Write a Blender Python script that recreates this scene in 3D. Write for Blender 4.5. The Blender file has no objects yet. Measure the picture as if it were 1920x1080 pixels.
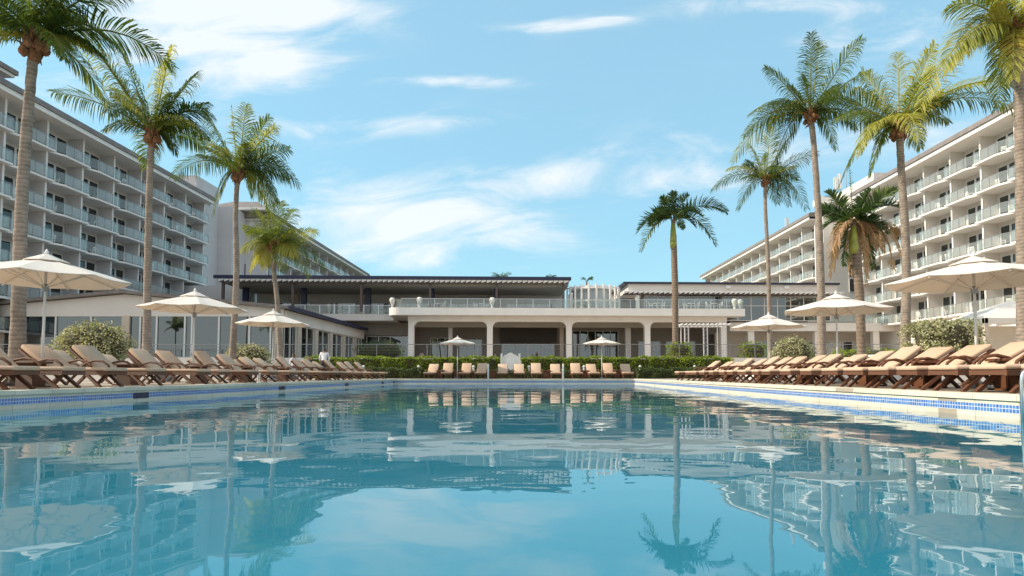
import bpy, math, random
from mathutils import Vector, Matrix
R = math.radians
rnd = random.Random(7)
SC = bpy.context.scene
COL = SC.collection

# ---------------------------------------------------------------- camera
F = 1150.0                       # focal length in photograph pixels (1920 wide)
PITCH = R(3.0)
CAMZ = 0.26
cam = bpy.data.cameras.new('camera'); camo = bpy.data.objects.new('camera', cam); COL.objects.link(camo)
camo.location = (0, 0, CAMZ); camo.rotation_euler = (math.pi/2 + PITCH, 0, 0)
cam.sensor_width = 36.0; cam.lens = F*36/1920
cam.shift_x = -30/1920; cam.shift_y = 102/1920
cam.clip_start = 0.05; cam.clip_end = 5000
SC.camera = camo

# ---------------------------------------------------------------- sun, sky, exposure
SUN_EL, SUN_AZ = R(36), R(-90-4)          # azimuth measured clockwise from +Y: sun on the left, slightly behind us
sun = bpy.data.lights.new('sun', 'SUN'); suno = bpy.data.objects.new('sun', sun); COL.objects.link(suno)
sd = Vector((math.sin(SUN_AZ)*math.cos(SUN_EL), math.cos(SUN_AZ)*math.cos(SUN_EL), math.sin(SUN_EL)))
suno.rotation_euler = sd.to_track_quat('Z', 'Y').to_euler()
sun.energy = 3.7; sun.angle = R(0.6); sun.color = (1.0, 0.86, 0.68)
SC.view_settings.view_transform = 'Standard'; SC.view_settings.look = 'None'
SC.view_settings.exposure = 0.60; SC.view_settings.gamma = 1.0
SC.cycles.max_bounces = 8; SC.cycles.transparent_max_bounces = 12
SC.cycles.caustics_reflective = False; SC.cycles.caustics_refractive = False
SC.cycles.sample_clamp_indirect = 6.0

def px_dir(px, py):
    """gnomonic coordinates (x/y, z/y) of a photograph pixel"""
    v = (642-py)/F; a = PITCH+math.atan(v); t = math.tan(a)
    return (px-990)/F*(math.cos(PITCH)+t*math.sin(PITCH)), t

W = bpy.data.worlds.new('World'); SC.world = W; W.use_nodes = True
nt = W.node_tree; nt.nodes.clear()
def N(tree, t, **kw):
    n = tree.nodes.new(t)
    for k, v in kw.items():
        if k.startswith('i_'):
            key = k[2:]; key = int(key) if key.isdigit() else key.replace('_', ' ')
            n.inputs[key].default_value = v
        else: setattr(n, k, v)
    return n
def math_n(tree, op, a, b=None, clamp=False):
    n = tree.nodes.new('ShaderNodeMath'); n.operation = op; n.use_clamp = clamp
    for i, s in enumerate((a, b)):
        if s is None: continue
        if isinstance(s, (int, float)): n.inputs[i].default_value = s
        else: tree.links.new(s, n.inputs[i])
    return n.outputs[0]
def build_sky():
    L = nt.links.new
    out = N(nt, 'ShaderNodeOutputWorld'); bg = N(nt, 'ShaderNodeBackground'); L(bg.outputs[0], out.inputs[0])
    sky = N(nt, 'ShaderNodeTexSky', sky_type='NISHITA', sun_disc=False, sun_elevation=SUN_EL, sun_rotation=SUN_AZ,
            altitude=0, air_density=1.15, dust_density=0.9, ozone_density=2.6)
    bg.inputs[1].default_value = 0.15
    tint = N(nt, 'ShaderNodeMixRGB', blend_type='MULTIPLY', i_Fac=1.0, i_Color2=(0.86, 1.19, 1.03, 1)); L(sky.outputs[0], tint.inputs[1])
    tc = N(nt, 'ShaderNodeTexCoord'); sp = N(nt, 'ShaderNodeSeparateXYZ'); L(tc.outputs['Generated'], sp.inputs[0])
    M = lambda op, a, b=None, c=False: math_n(nt, op, a, b, c)
    yy = M('ADD', M('ABSOLUTE', sp.outputs[1]), 0.12)
    u = M('DIVIDE', sp.outputs[0], yy); v = M('DIVIDE', sp.outputs[2], yy)
    cb = N(nt, 'ShaderNodeCombineXYZ'); L(M('MULTIPLY', u, 2.2), cb.inputs[0])
    L(M('ADD', M('MULTIPLY', v, 7.5), M('MULTIPLY', u, -0.9)), cb.inputs[1])
    n1 = N(nt, 'ShaderNodeTexNoise', i_Scale=2.2, i_Detail=11.0, i_Roughness=0.60, i_Distortion=0.7); L(cb.outputs[0], n1.inputs['Vector'])
    cb2 = N(nt, 'ShaderNodeCombineXYZ'); L(u, cb2.inputs[0]); L(M('MULTIPLY', v, 1.5), cb2.inputs[1]); cb2.inputs[2].default_value = 4.0
    n2 = N(nt, 'ShaderNodeTexNoise', i_Scale=3.2, i_Detail=7.0, i_Roughness=0.6, i_Distortion=0.3); L(cb2.outputs[0], n2.inputs['Vector'])
    total = None
    # px, py, half-width, half-height, strength, tilt
    for px, py, rx, ry, st, tl in ((400,60,210,115,1.3,0.10),(520,20,240,34,.85,.08),(510,130,120,45,.8,0),(690,232,210,26,1.0,-.03),(850,152,120,13,.9,0.02),
            (740,400,250,70,1.5,0.10),(620,455,160,50,.7,0.1),(1060,48,150,13,.75,-.08),(1470,22,200,22,.85,0.05),(1180,300,330,50,.62,-.12),(1330,330,200,26,.6,-.15),
            (1050,330,120,30,.5,.1),(1640,300,260,80,.6,0),(1690,80,260,50,.55,0),(90,150,200,160,.5,0),(1000,440,90,24,.4,.1)):
        cu, cv = px_dir(px, py); k = 0.88
        du = M('SUBTRACT', u, cu*k); dv = M('SUBTRACT', v, cv*k)
        dv = M('ADD', dv, M('MULTIPLY', du, tl))
        a = M('POWER', M('MULTIPLY', du, F/rx/k), 2); b = M('POWER', M('MULTIPLY', dv, F/ry/k), 2)
        g = M('MULTIPLY', M('EXPONENT', M('MULTIPLY', M('ADD', a, b), -1.1)), st)
        total = g if total is None else M('ADD', total, g)
    nn = M('ADD', M('MULTIPLY', n1.outputs[0], 0.95), M('MULTIPLY', n2.outputs[0], 0.55))
    dens = M('MULTIPLY', M('ADD', M('MULTIPLY', total, 0.72), M('MULTIPLY', M('SUBTRACT', nn, 0.755), 3.0)), 1.0)
    dens = M('MULTIPLY', dens, M('MINIMUM', M('ADD', M('MULTIPLY', total, 2.2), 0.16), 1.0), True)
    # unseen cloud added behind the viewer, for neutral fill light and brighter window reflections
    back = M('MULTIPLY', M('ADD', M('MULTIPLY', sp.outputs[1], -1.8), 0.05), M('ADD', n1.outputs[0], 0.75), True)
    dens = M('MAXIMUM', dens, back)
    mr = N(nt, 'ShaderNodeMapRange', interpolation_type='SMOOTHSTEP'); L(dens, mr.inputs[0])
    mr.inputs[1].default_value = -0.05; mr.inputs[2].default_value = 1.25; mr.inputs[4].default_value = 0.92
    # mix one constant pale blue over the whole sky
    veil = N(nt, 'ShaderNodeMixRGB', i_Fac=.68, i_Color2=(1.70, 3.02, 3.95, 1)); L(tint.outputs[0], veil.inputs[1])     # the same share in every direction
    mx = N(nt, 'ShaderNodeMixRGB', i_Color2=(4.5, 4.6, 4.65, 1)); L(mr.outputs[0], mx.inputs[0]); L(veil.outputs[0], mx.inputs[1])
    L(mx.outputs[0], bg.inputs[0])
build_sky()

# ---------------------------------------------------------------- helpers
def at(px, py, Y):
    u, t = px_dir(px, py)
    return Vector((u*Y, Y, t*Y + CAMZ))
class MB:
    def __init__(s): s.v = []; s.f = []; s.m = []; s.mi = 0
    def add(s, vs, fs):
        b = len(s.v); s.v += [tuple(x) for x in vs]; s.f += [tuple(b+i for i in f) for f in fs]; s.m += [s.mi]*len(fs); return s
    def box(s, x0, x1, y0, y1, z0, z1):
        x0, x1 = min(x0,x1), max(x0,x1); y0, y1 = min(y0,y1), max(y0,y1)
        return s.add([(x0,y0,z0),(x1,y0,z0),(x1,y1,z0),(x0,y1,z0),(x0,y0,z1),(x1,y0,z1),(x1,y1,z1),(x0,y1,z1)],
              [(0,3,2,1),(4,5,6,7),(0,1,5,4),(1,2,6,5),(2,3,7,6),(3,0,4,7)])
    def bar(s, p0, p1, w, h, up=(0,0,1)):
        p0, p1 = Vector(p0), Vector(p1); t = (p1-p0).normalized(); up = Vector(up)
        if abs(t.dot(up)) > .98: up = Vector((0,1,0))
        a = t.cross(up).normalized()*w/2; b = a.cross(t).normalized()*h/2
        vs = [p+q for p in (p0,p1) for q in (-a-b, a-b, a+b, -a+b)]
        return s.add(vs, [(0,3,2,1),(4,5,6,7),(0,1,5,4),(1,2,6,5),(2,3,7,6),(3,0,4,7)])
    def tube(s, pts, rs, n=8, caps=True):
        pts = [Vector(p) for p in pts]
        if isinstance(rs, (int, float)): rs = [rs]*len(pts)
        vs = []; fs = []; prev = None
        for i, p in enumerate(pts):
            t = (pts[min(i+1,len(pts)-1)]-pts[max(i-1,0)]).normalized()
            if prev is None:
                a = Vector((0,0,1)) if abs(t.z) < .9 else Vector((1,0,0)); a = (a - t*a.dot(t)).normalized()
            else: a = (prev - t*prev.dot(t)).normalized()
            prev = a; b = t.cross(a)
            for k in range(n):
                q = 2*math.pi*k/n; vs.append(p+(a*math.cos(q)+b*math.sin(q))*rs[i])
        for i in range(len(pts)-1):
            for k in range(n):
                k2 = (k+1)%n; fs.append((i*n+k, i*n+k2, (i+1)*n+k2, (i+1)*n+k))
        if caps: fs.append(tuple(range(n-1,-1,-1))); fs.append(tuple(range((len(pts)-1)*n, len(pts)*n)))
        return s.add(vs, fs)
    def prism(s, poly, z0, z1):
        n = len(poly)
        ar = sum(poly[i][0]*poly[(i+1)%n][1]-poly[(i+1)%n][0]*poly[i][1] for i in range(n))
        if ar < 0: poly = poly[::-1]
        vs = [(x,y,z0) for x,y in poly]+[(x,y,z1) for x,y in poly]
        return s.add(vs, [tuple(range(n-1,-1,-1)), tuple(range(n,2*n))]+[(i,(i+1)%n,n+(i+1)%n,n+i) for i in range(n)])
    def prism_y(s, poly, y0, y1):     # polygon in x,z extruded along y
        n = len(poly)
        ar = sum(poly[i][0]*poly[(i+1)%n][1]-poly[(i+1)%n][0]*poly[i][1] for i in range(n))
        if ar < 0: poly = poly[::-1]
        vs = [(x,y0,z) for x,z in poly]+[(x,y1,z) for x,z in poly]
        return s.add(vs, [tuple(range(n)), tuple(range(2*n-1,n-1,-1))]+[(i,n+i,n+(i+1)%n,(i+1)%n) for i in range(n)])
    def prism_x(s, poly, x0, x1):     # polygon in y,z extruded along x
        n = len(poly)
        ar = sum(poly[i][0]*poly[(i+1)%n][1]-poly[(i+1)%n][0]*poly[i][1] for i in range(n))
        if ar > 0: poly = poly[::-1]
        vs = [(x0,y,z) for y,z in poly]+[(x1,y,z) for y,z in poly]
        return s.add(vs, [tuple(range(n)), tuple(range(2*n-1,n-1,-1))]+[(i,n+i,n+(i+1)%n,(i+1)%n) for i in range(n)])
    def lathe(s, prof, c=(0,0,0), n=12):
        vs = []; fs = []
        for r, z in prof:
            for k in range(n):
                q = 2*math.pi*k/n; vs.append((c[0]+r*math.cos(q), c[1]+r*math.sin(q), c[2]+z))
        for i in range(len(prof)-1):
            for k in range(n):
                k2 = (k+1)%n; fs.append((i*n+k, i*n+k2, (i+1)*n+k2, (i+1)*n+k))
        fs.append(tuple(range(n-1,-1,-1))); fs.append(tuple(range((len(prof)-1)*n, len(prof)*n)))
        return s.add(vs, fs)
    def build(s, name, mats, parent=None, smooth=False, bevel=0, loc=None):
        me = bpy.data.meshes.new(name); me.from_pydata(s.v, [], s.f)
        if not isinstance(mats, (list, tuple)): mats = [mats]
        for m in mats: me.materials.append(m)
        if len(mats) > 1: me.polygons.foreach_set('material_index', s.m)
        if smooth: me.polygons.foreach_set('use_smooth', [True]*len(me.polygons))
        me.update()
        o = bpy.data.objects.new(name, me); COL.objects.link(o)
        if parent: o.parent = parent
        if loc: o.location = loc
        if bevel:
            b = o.modifiers.new('bevel', 'BEVEL'); b.width = bevel; b.segments = 2; b.limit_method = 'ANGLE'
        return o
def empty(name, loc=(0,0,0), rz=0):
    o = bpy.data.objects.new(name, None); COL.objects.link(o); o.location = loc; o.rotation_euler = (0,0,rz); return o
def tag(o, label=None, cat=None, group=None, kind=None):
    if label: o['label'] = label
    if cat: o['category'] = cat
    if group: o['group'] = group
    if kind: o['kind'] = kind
    return o
KIDS = {}
def copy_tree(o, parent=None):
    c = o.copy(); COL.objects.link(c); c.parent = parent
    for ch in KIDS.get(o.name) or [x for x in COL.objects if x.parent == o]: 
        copy_tree(ch, c)
    return c
def freeze(o):                      # remember the children once so that copying stays fast
    ks = [x for x in COL.objects if x.parent == o]; KIDS[o.name] = ks
    for k in ks: freeze(k)
def place(proto, first, loc, rz=0, label=None, cat=None, group=None):
    o = proto if first else copy_tree(proto)
    o.location = loc; o.rotation_euler = (0,0,rz); tag(o, label, cat, group); return o
ORD = ['first','second','third','fourth','fifth','sixth','seventh','eighth','ninth','tenth','eleventh','twelfth','thirteenth','fourteenth',
       'fifteenth','sixteenth','seventeenth','eighteenth','nineteenth','twentieth','twenty-first','twenty-second','twenty-third','twenty-fourth']

# ---------------------------------------------------------------- materials
def mat(name, col, rough=.7, var=.12, scale=2.0, bump=0, bscale=60, metal=0, spec=.5, col2=None, detail=5):
    m = bpy.data.materials.new(name); m.use_nodes = True; t = m.node_tree; L = t.links.new
    p = t.nodes['Principled BSDF']; p.inputs['Roughness'].default_value = rough; p.inputs['Metallic'].default_value = metal
    p.inputs['Specular IOR Level'].default_value = spec
    tc = N(t, 'ShaderNodeTexCoord')
    if var or col2:
        n = N(t, 'ShaderNodeTexNoise', i_Scale=scale, i_Detail=detail, i_Roughness=.6); L(tc.outputs['Object'], n.inputs['Vector'])
        r = N(t, 'ShaderNodeValToRGB'); L(n.outputs[0], r.inputs[0]); e = r.color_ramp.elements
        e[0].position = .3; e[1].position = .7
        c2 = col2 or tuple(min(1, c*(1+var)) for c in col); c1 = col if col2 else tuple(c*(1-var) for c in col)
        e[0].color = (*c1, 1); e[1].color = (*c2, 1); L(r.outputs[0], p.inputs['Base Color'])
    else: p.inputs['Base Color'].default_value = (*col, 1)
    if bump:
        n = N(t, 'ShaderNodeTexNoise', i_Scale=bscale, i_Detail=4.0); L(tc.outputs['Object'], n.inputs['Vector'])
        b = N(t, 'ShaderNodeBump', i_Strength=bump, i_Distance=.02); L(n.outputs[0], b.inputs['Height']); L(b.outputs[0], p.inputs['Normal'])
    return m
M = {}
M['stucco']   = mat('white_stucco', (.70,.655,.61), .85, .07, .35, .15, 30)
M['stucco_g'] = mat('shade_grey_stucco', (.58,.565,.57), .85, .07, .35, .15, 30)  # left wing's shade put into the stucco colour; also the grey arbour
M['trim']     = mat('white_trim', (.80,.77,.74), .6, .05, .8)
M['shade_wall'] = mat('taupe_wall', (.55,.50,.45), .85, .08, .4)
M['beige']    = mat('beige_pier', (.55,.47,.39), .8, .07, 1.2, .1, 40)
M['roofgrey'] = mat('grey_roofing', (.20,.175,.165), .8, .2, 1.5, .3, 12)
M['navy']     = mat('navy_metal', (.018,.022,.06), .45, .1, 2)
M['brownsteel'] = mat('brown_steel', (.10,.075,.07), .6, .1, 2)
M['frame']    = mat('white_aluminium', (.70,.70,.68), .4, .03, 2)
M['steel']    = mat('brushed_steel', (.62,.62,.62), .22, .05, 4, metal=1)
M['darksteel']= mat('grey_steel_rail', (.28,.28,.28), .45, .05, 4, metal=.6)
M['shade_dark']= mat('interior_shade', (.035,.03,.028), .9, .2, 1)  # near-black colour stands in for shade inside rooms and gaps
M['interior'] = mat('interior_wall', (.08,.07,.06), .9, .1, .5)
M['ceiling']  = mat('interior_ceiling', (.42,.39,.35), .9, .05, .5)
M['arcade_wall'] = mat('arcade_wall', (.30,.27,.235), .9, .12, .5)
M['curtain']  = mat('curtain', (.20,.17,.13), .9, .25, 3)
M['cush']     = mat('tan_cushion', (.58,.41,.29), .9, .07, 2.5, .25, 25)
M['canvas']   = mat('cream_canvas', (.85,.81,.76), .85, .05, 1.5, .1, 12)
def translucent(m, f, c):
    t = m.node_tree; p = t.nodes['Principled BSDF']; tr = N(t, 'ShaderNodeBsdfTranslucent'); tr.inputs[0].default_value = (*c,1)
    mx = N(t, 'ShaderNodeMixShader', i_0=f); t.links.new(p.outputs[0], mx.inputs[1]); t.links.new(tr.outputs[0], mx.inputs[2]); t.links.new(mx.outputs[0], t.nodes['Material Output'].inputs[0])
translucent(M['canvas'], .28, (.80,.66,.50))
M['plastic']  = mat('white_plastic', (.78,.78,.76), .4, .04, 5)
M['teal_cloth'] = mat('pale_cloth', (.45,.50,.52), .9, .05, 3)
M['pot']      = mat('white_pot', (.70,.68,.64), .7, .08, 4)
M['skin']     = mat('skin', (.30,.16,.10), .6, .05, 8)
M['hair']     = mat('dark_hair', (.02,.015,.012), .6, .1, 20)
M['shirtw']   = mat('white_shirt', (.72,.72,.76), .85, .06, 6)
M['shirtp']   = mat('pink_shirt', (.62,.42,.46), .85, .06, 6)
M['shirtr']   = mat('rust_shirt', (.30,.10,.07), .85, .06, 6)
M['trouser']  = mat('dark_trousers', (.03,.03,.04), .85, .1, 6)

def glass_mat(name, tint, rough=.02, trans=.6, ior=1.5):
    """thin sheet glass: see-through with a mirror sheen"""
    m = bpy.data.materials.new(name); m.use_nodes = True; t = m.node_tree; t.nodes.clear(); L = t.links.new
    o = N(t, 'ShaderNodeOutputMaterial'); tr = N(t, 'ShaderNodeBsdfTransparent', i_Color=(*tint, 1)); g = N(t, 'ShaderNodeBsdfGlossy', i_Roughness=rough)
    g.inputs['Color'].default_value = (.9,.95,.95,1) if ior > 1.39 else (.85,.82,.80,1)
    d = N(t, 'ShaderNodeBsdfDiffuse'); d.inputs['Color'].default_value = (*[min(1,c*.9) for c in tint], 1)
    fr = N(t, 'ShaderNodeFresnel'); ge = N(t, 'ShaderNodeNewGeometry')      # both faces of the sheet reflect alike
    L(math_n(t, 'ADD', ior, math_n(t, 'MULTIPLY', ge.outputs['Backfacing'], 1/ior-ior)), fr.inputs['IOR'])
    m1 = N(t, 'ShaderNodeMixShader', i_0=1-trans); L(tr.outputs[0], m1.inputs[1]); L(d.outputs[0], m1.inputs[2])
    mx = N(t, 'ShaderNodeMixShader'); L(fr.outputs[0], mx.inputs[0]); L(m1.outputs[0], mx.inputs[1]); L(g.outputs[0], mx.inputs[2]); L(mx.outputs[0], o.inputs[0])
    return m
M['balglass'] = glass_mat('frosted_balcony_glass', (.93,.95,.94), .2, .90, 1.40)
M['railglass'] = glass_mat('clear_rail_glass', (.90,.94,.93), .03, .90, 1.45)
M['winglass'] = glass_mat('window_glass', (.30,.33,.33), .01, .97, 2.3)
M['doorglass'] = glass_mat('patio_door_glass', (.35,.38,.37), .02, .9, 1.6)

def wicker():
    m = bpy.data.materials.new('brown_wicker'); m.use_nodes = True; t = m.node_tree; L = t.links.new; p = t.nodes['Principled BSDF']
    p.inputs['Roughness'].default_value = .55
    tc = N(t, 'ShaderNodeTexCoord')
    w1 = N(t, 'ShaderNodeTexWave', bands_direction='Z', i_Scale=30.0, i_Distortion=.8); w2 = N(t, 'ShaderNodeTexWave', bands_direction='DIAGONAL', i_Scale=22.0, i_Distortion=.8)
    L(tc.outputs['Object'], w1.inputs[0]); L(tc.outputs['Object'], w2.inputs[0])
    mul = math_n(t, 'MULTIPLY', w1.outputs[1], w2.outputs[1])
    r = N(t, 'ShaderNodeValToRGB'); L(mul, r.inputs[0]); e = r.color_ramp.elements
    e[0].color = (.06,.018,.007,1); e[1].color = (.31,.125,.052,1); e[1].position = .7; L(r.outputs[0], p.inputs['Base Color'])
    b = N(t, 'ShaderNodeBump', i_Strength=.6, i_Distance=.01); L(mul, b.inputs['Height']); L(b.outputs[0], p.inputs['Normal'])
    return m
M['wicker'] = wicker()

def leafmat(name, c1, c2, c3, transl=.35, rough=.5, spec=.35):
    """leaves: every small face picks a tone of its own"""
    m = bpy.data.materials.new(name); m.use_nodes = True; t = m.node_tree; L = t.links.new; p = t.nodes['Principled BSDF']
    p.inputs['Roughness'].default_value = rough; p.inputs['Specular IOR Level'].default_value = spec
    at_ = N(t, 'ShaderNodeAttribute', attribute_name='tone')
    r = N(t, 'ShaderNodeValToRGB'); L(at_.outputs['Fac'], r.inputs[0]); e = r.color_ramp.elements
    e[0].color = (*c1,1); e[1].color = (*c3,1); x = e.new(.5); x.color = (*c2,1); L(r.outputs[0], p.inputs['Base Color'])
    tr = N(t, 'ShaderNodeBsdfTranslucent'); hs = N(t, 'ShaderNodeMixRGB', blend_type='MULTIPLY', i_Fac=1, i_Color2=(1.5,1.45,.6,1)); L(r.outputs[0], hs.inputs[1]); L(hs.outputs[0], tr.inputs[0])
    mx = N(t, 'ShaderNodeMixShader', i_0=transl); L(p.outputs[0], mx.inputs[1]); L(tr.outputs[0], mx.inputs[2])
    L(mx.outputs[0], t.nodes['Material Output'].inputs[0]); return m
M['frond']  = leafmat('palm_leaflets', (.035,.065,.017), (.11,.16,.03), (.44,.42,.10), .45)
M['royal']  = leafmat('royal_palm_leaflets', (.03,.06,.018), (.06,.11,.03), (.14,.19,.05), .3)
M['dead']   = leafmat('dry_leaflets', (.28,.17,.09), (.44,.29,.18), (.60,.44,.29), .3, .8)
M['hedge']  = leafmat('lime_hedge_leaves', (.06,.10,.012), (.18,.26,.02), (.36,.42,.03), .35)
M['hedged'] = leafmat('dark_hedge_leaves', (.03,.05,.015), (.06,.09,.025), (.13,.17,.05), .25)
M['silver'] = leafmat('silvery_leaves', (.13,.135,.06), (.34,.335,.18), (.64,.61,.42), .25, .6)
M['twig']   = mat('shrub_wood_core', (.06,.05,.025), .9, .3, 6)  # wood of the stems, also the dark filling of the foliage
M['fibre']  = mat('palm_fibre', (.14,.06,.03), .95, .4, 9, .6, 30, col2=(.34,.17,.08))
M['shaft']  = mat('green_crownshaft', (.20,.24,.03), .5, .2, 3, col2=(.42,.42,.08))
def trunkmat(name, c1, c2, sc=3.0):
    m = bpy.data.materials.new(name); m.use_nodes = True; t = m.node_tree; L = t.links.new; p = t.nodes['Principled BSDF']
    p.inputs['Roughness'].default_value = .9
    tc = N(t, 'ShaderNodeTexCoord'); w = N(t, 'ShaderNodeTexWave', bands_direction='Z', wave_profile='SAW', i_Scale=sc, i_Distortion=3.0, i_Detail=3.0); w.inputs['Detail Scale'].default_value = 1.5
    n = N(t, 'ShaderNodeTexNoise', i_Scale=5.0, i_Detail=6.0, i_Roughness=.7); L(tc.outputs['Object'], w.inputs[0]); L(tc.outputs['Object'], n.inputs['Vector'])
    mm = math_n(t, 'ADD', math_n(t, 'MULTIPLY', w.outputs[1], .26), math_n(t, 'MULTIPLY', n.outputs[0], .95))
    r = N(t, 'ShaderNodeValToRGB'); L(mm, r.inputs[0]); e = r.color_ramp.elements
    e[0].position = .3; e[1].position = .8; e[0].color = (*c1,1); e[1].color = (*c2,1); L(r.outputs[0], p.inputs['Base Color'])
    b = N(t, 'ShaderNodeBump', i_Strength=.5, i_Distance=.03); L(mm, b.inputs['Height']); L(b.outputs[0], p.inputs['Normal']); return m
M['trunk'] = trunkmat('palm_bark', (.10,.08,.065), (.36,.29,.235))
M['rtrunk'] = trunkmat('royal_palm_bark', (.07,.052,.04), (.28,.21,.155), 1.5)

def paving(name, c1, c2, gr, bw=.6, bh=.3):
    m = bpy.data.materials.new(name); m.use_nodes = True; t = m.node_tree; L = t.links.new; p = t.nodes['Principled BSDF']; p.inputs['Roughness'].default_value = .8
    tc = N(t, 'ShaderNodeTexCoord'); b = N(t, 'ShaderNodeTexBrick', offset=.5, i_Scale=1.0); L(tc.outputs['Object'], b.inputs[0])
    b.inputs['Color1'].default_value = (*c1,1); b.inputs['Color2'].default_value = (*c2,1); b.inputs['Mortar'].default_value = (*gr,1)
    b.inputs['Mortar Size'].default_value = .006; b.inputs['Brick Width'].default_value = bw; b.inputs['Row Height'].default_value = bh
    n = N(t, 'ShaderNodeTexNoise', i_Scale=1.3, i_Detail=8.0, i_Roughness=.65); L(tc.outputs['Object'], n.inputs['Vector'])
    mx = N(t, 'ShaderNodeMixRGB', blend_type='MULTIPLY', i_Fac=.5); L(b.outputs[0], mx.inputs[1]); L(n.outputs[0], mx.inputs[2])
    g = N(t, 'ShaderNodeMixRGB', blend_type='MULTIPLY', i_Fac=1, i_Color2=(1.3,1.3,1.3,1)); L(mx.outputs[0], g.inputs[1])
    L(g.outputs[0], p.inputs['Base Color']); return m
M['deck'] = paving('sandstone_paving', (.50,.41,.32), (.43,.35,.27), (.25,.2,.15))
M['coping'] = paving('cream_coping', (.76,.67,.53), (.70,.61,.48), (.42,.35,.27), 6.0, .75)
M['poolwall'] = mat('pool_wall_plaster', (.66,.66,.58), .6, .08, 2)
M['ground'] = mat('ground_soil', (.12,.12,.06), .95, .3, .2)
def tilemat():
    m = bpy.data.materials.new('blue_mosaic_tiles'); m.use_nodes = True; t = m.node_tree; L = t.links.new; p = t.nodes['Principled BSDF']; p.inputs['Roughness'].default_value = .15
    tc = N(t, 'ShaderNodeTexCoord'); sp = N(t, 'ShaderNodeSeparateXYZ'); L(tc.outputs['Object'], sp.inputs[0])
    ad = math_n(t, 'ADD', sp.outputs[0], sp.outputs[1]); cb = N(t, 'ShaderNodeCombineXYZ'); L(ad, cb.inputs[0]); L(math_n(t,'ADD',sp.outputs[2], .22), cb.inputs[1])
    b = N(t, 'ShaderNodeTexBrick', offset=0, i_Scale=1.0); L(cb.outputs[0], b.inputs[0])
    b.inputs['Color1'].default_value = (.04,.13,.42,1); b.inputs['Color2'].default_value = (.10,.26,.60,1); b.inputs['Mortar'].default_value = (.60,.62,.64,1)
    b.inputs['Mortar Size'].default_value = .005; b.inputs['Brick Width'].default_value = .055; b.inputs['Row Height'].default_value = .055; b.inputs['Bias'].default_value = .0
    L(b.outputs[0], p.inputs['Base Color']); return m
M['tile'] = tilemat()
def basinmat():
    m = mat('aqua_pool_plaster', (.24,.66,.74), .7, .06, .8); return m
M['basin'] = basinmat()
def watermat():
    m = bpy.data.materials.new('pool_water'); m.use_nodes = True; t = m.node_tree; t.nodes.clear(); L = t.links.new
    o = N(t, 'ShaderNodeOutputMaterial'); tr = N(t, 'ShaderNodeBsdfTransparent', i_Color=(.32,.76,.90,1)); g = N(t, 'ShaderNodeBsdfGlossy', i_Roughness=.0)
    g.inputs['Color'].default_value = (1,1,1,1)
    tc = N(t, 'ShaderNodeTexCoord')
    def wave(sx, sy, sc, amp, det=2.0, dist=.0):
        mp = N(t, 'ShaderNodeMapping'); mp.inputs['Scale'].default_value = (sx, sy, 1); L(tc.outputs['Object'], mp.inputs[0])
        n = N(t, 'ShaderNodeTexNoise', i_Scale=sc, i_Detail=det, i_Roughness=.45, i_Distortion=dist); L(mp.outputs[0], n.inputs['Vector'])
        return math_n(t, 'MULTIPLY', n.outputs[0], amp)
    h = math_n(t, 'ADD', wave(1, 1.3, .5, .017), wave(1.0, 1.2, 1.5, .0027, 2, .4))
    h = math_n(t, 'ADD', h, wave(1, 1, 5.0, .0004, 2))
    b = N(t, 'ShaderNodeBump', i_Strength=1.0, i_Distance=1.0); L(h, b.inputs['Height'])
    fr = N(t, 'ShaderNodeFresnel', i_IOR=1.42); L(b.outputs[0], fr.inputs['Normal']); L(b.outputs[0], g.inputs['Normal'])
    sc = N(t, 'ShaderNodeBsdfDiffuse', i_Color=(.085,.53,.67,1))      # light scattered back by the milky water
    ms = N(t, 'ShaderNodeMixShader', i_0=.28); L(tr.outputs[0], ms.inputs[1]); L(sc.outputs[0], ms.inputs[2])
    mx = N(t, 'ShaderNodeMixShader'); L(fr.outputs[0], mx.inputs[0]); L(ms.outputs[0], mx.inputs[1]); L(g.outputs[0], mx.inputs[2]); L(mx.outputs[0], o.inputs[0])
    return m
M['water'] = watermat()

# ---------------------------------------------------------------- ground, pool, deck
WZ = -0.29
NY, FY = -9.0, 36.3
def LX(y): return -8.45 + (y-NY)*(0.70/(FY-NY))
def RX(y): return 5.80 + (y-NY)*(0.50/(FY-NY))
def ring(off0, off1, z, name, m, z1=None):
    """flat frame round the pool between two offsets from its rim"""
    b = MB()
    def q(o): return [(LX(NY)-o, NY-o), (RX(NY)+o, NY-o), (RX(FY)+o, FY+o), (LX(FY)-o, FY+o)]
    A, B = q(off0), q(off1)
    for i in range(4):
        j = (i+1)%4
        if z1 is None: b.add([(*A[i],z),(*B[i],z),(*B[j],z),(*A[j],z)], [(0,1,2,3)])
        else: 
            b.add([(*A[i],z),(*A[j],z),(*B[j],z),(*B[i],z),(*A[i],z1),(*A[j],z1),(*B[j],z1),(*B[i],z1)], [(0,1,2,3),(4,7,6,5),(0,4,5,1),(3,2,6,7)])
    o = b.build(name, m); return o
def wallring(z0, z1, inset, name, m):
    b = MB(); o = inset
    Q = [(LX(NY)-o, NY-o), (RX(NY)+o, NY-o), (RX(FY)+o, FY+o), (LX(FY)-o, FY+o)]
    for i in range(4):
        j = (i+1)%4; b.add([(*Q[i],z0),(*Q[j],z0),(*Q[j],z1),(*Q[i],z1)], [(0,3,2,1)])
    return b.build(name, m)
tag(ring(.36, 45, 0.0, 'pool_deck', M['deck']), kind='structure')
bpy.data.objects['pool_deck'].data.transform(Matrix.Identity(4))
tag(ring(-.03, .36, -.065, 'pool_coping', M['coping'], .006), kind='structure')
pw = tag(wallring(-.12, -.06, 0, 'pool_wall', M['coping']), kind='structure')
t1 = wallring(-.225, -.12, -.003, 'tile_band', M['tile']); t1.parent = pw
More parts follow.
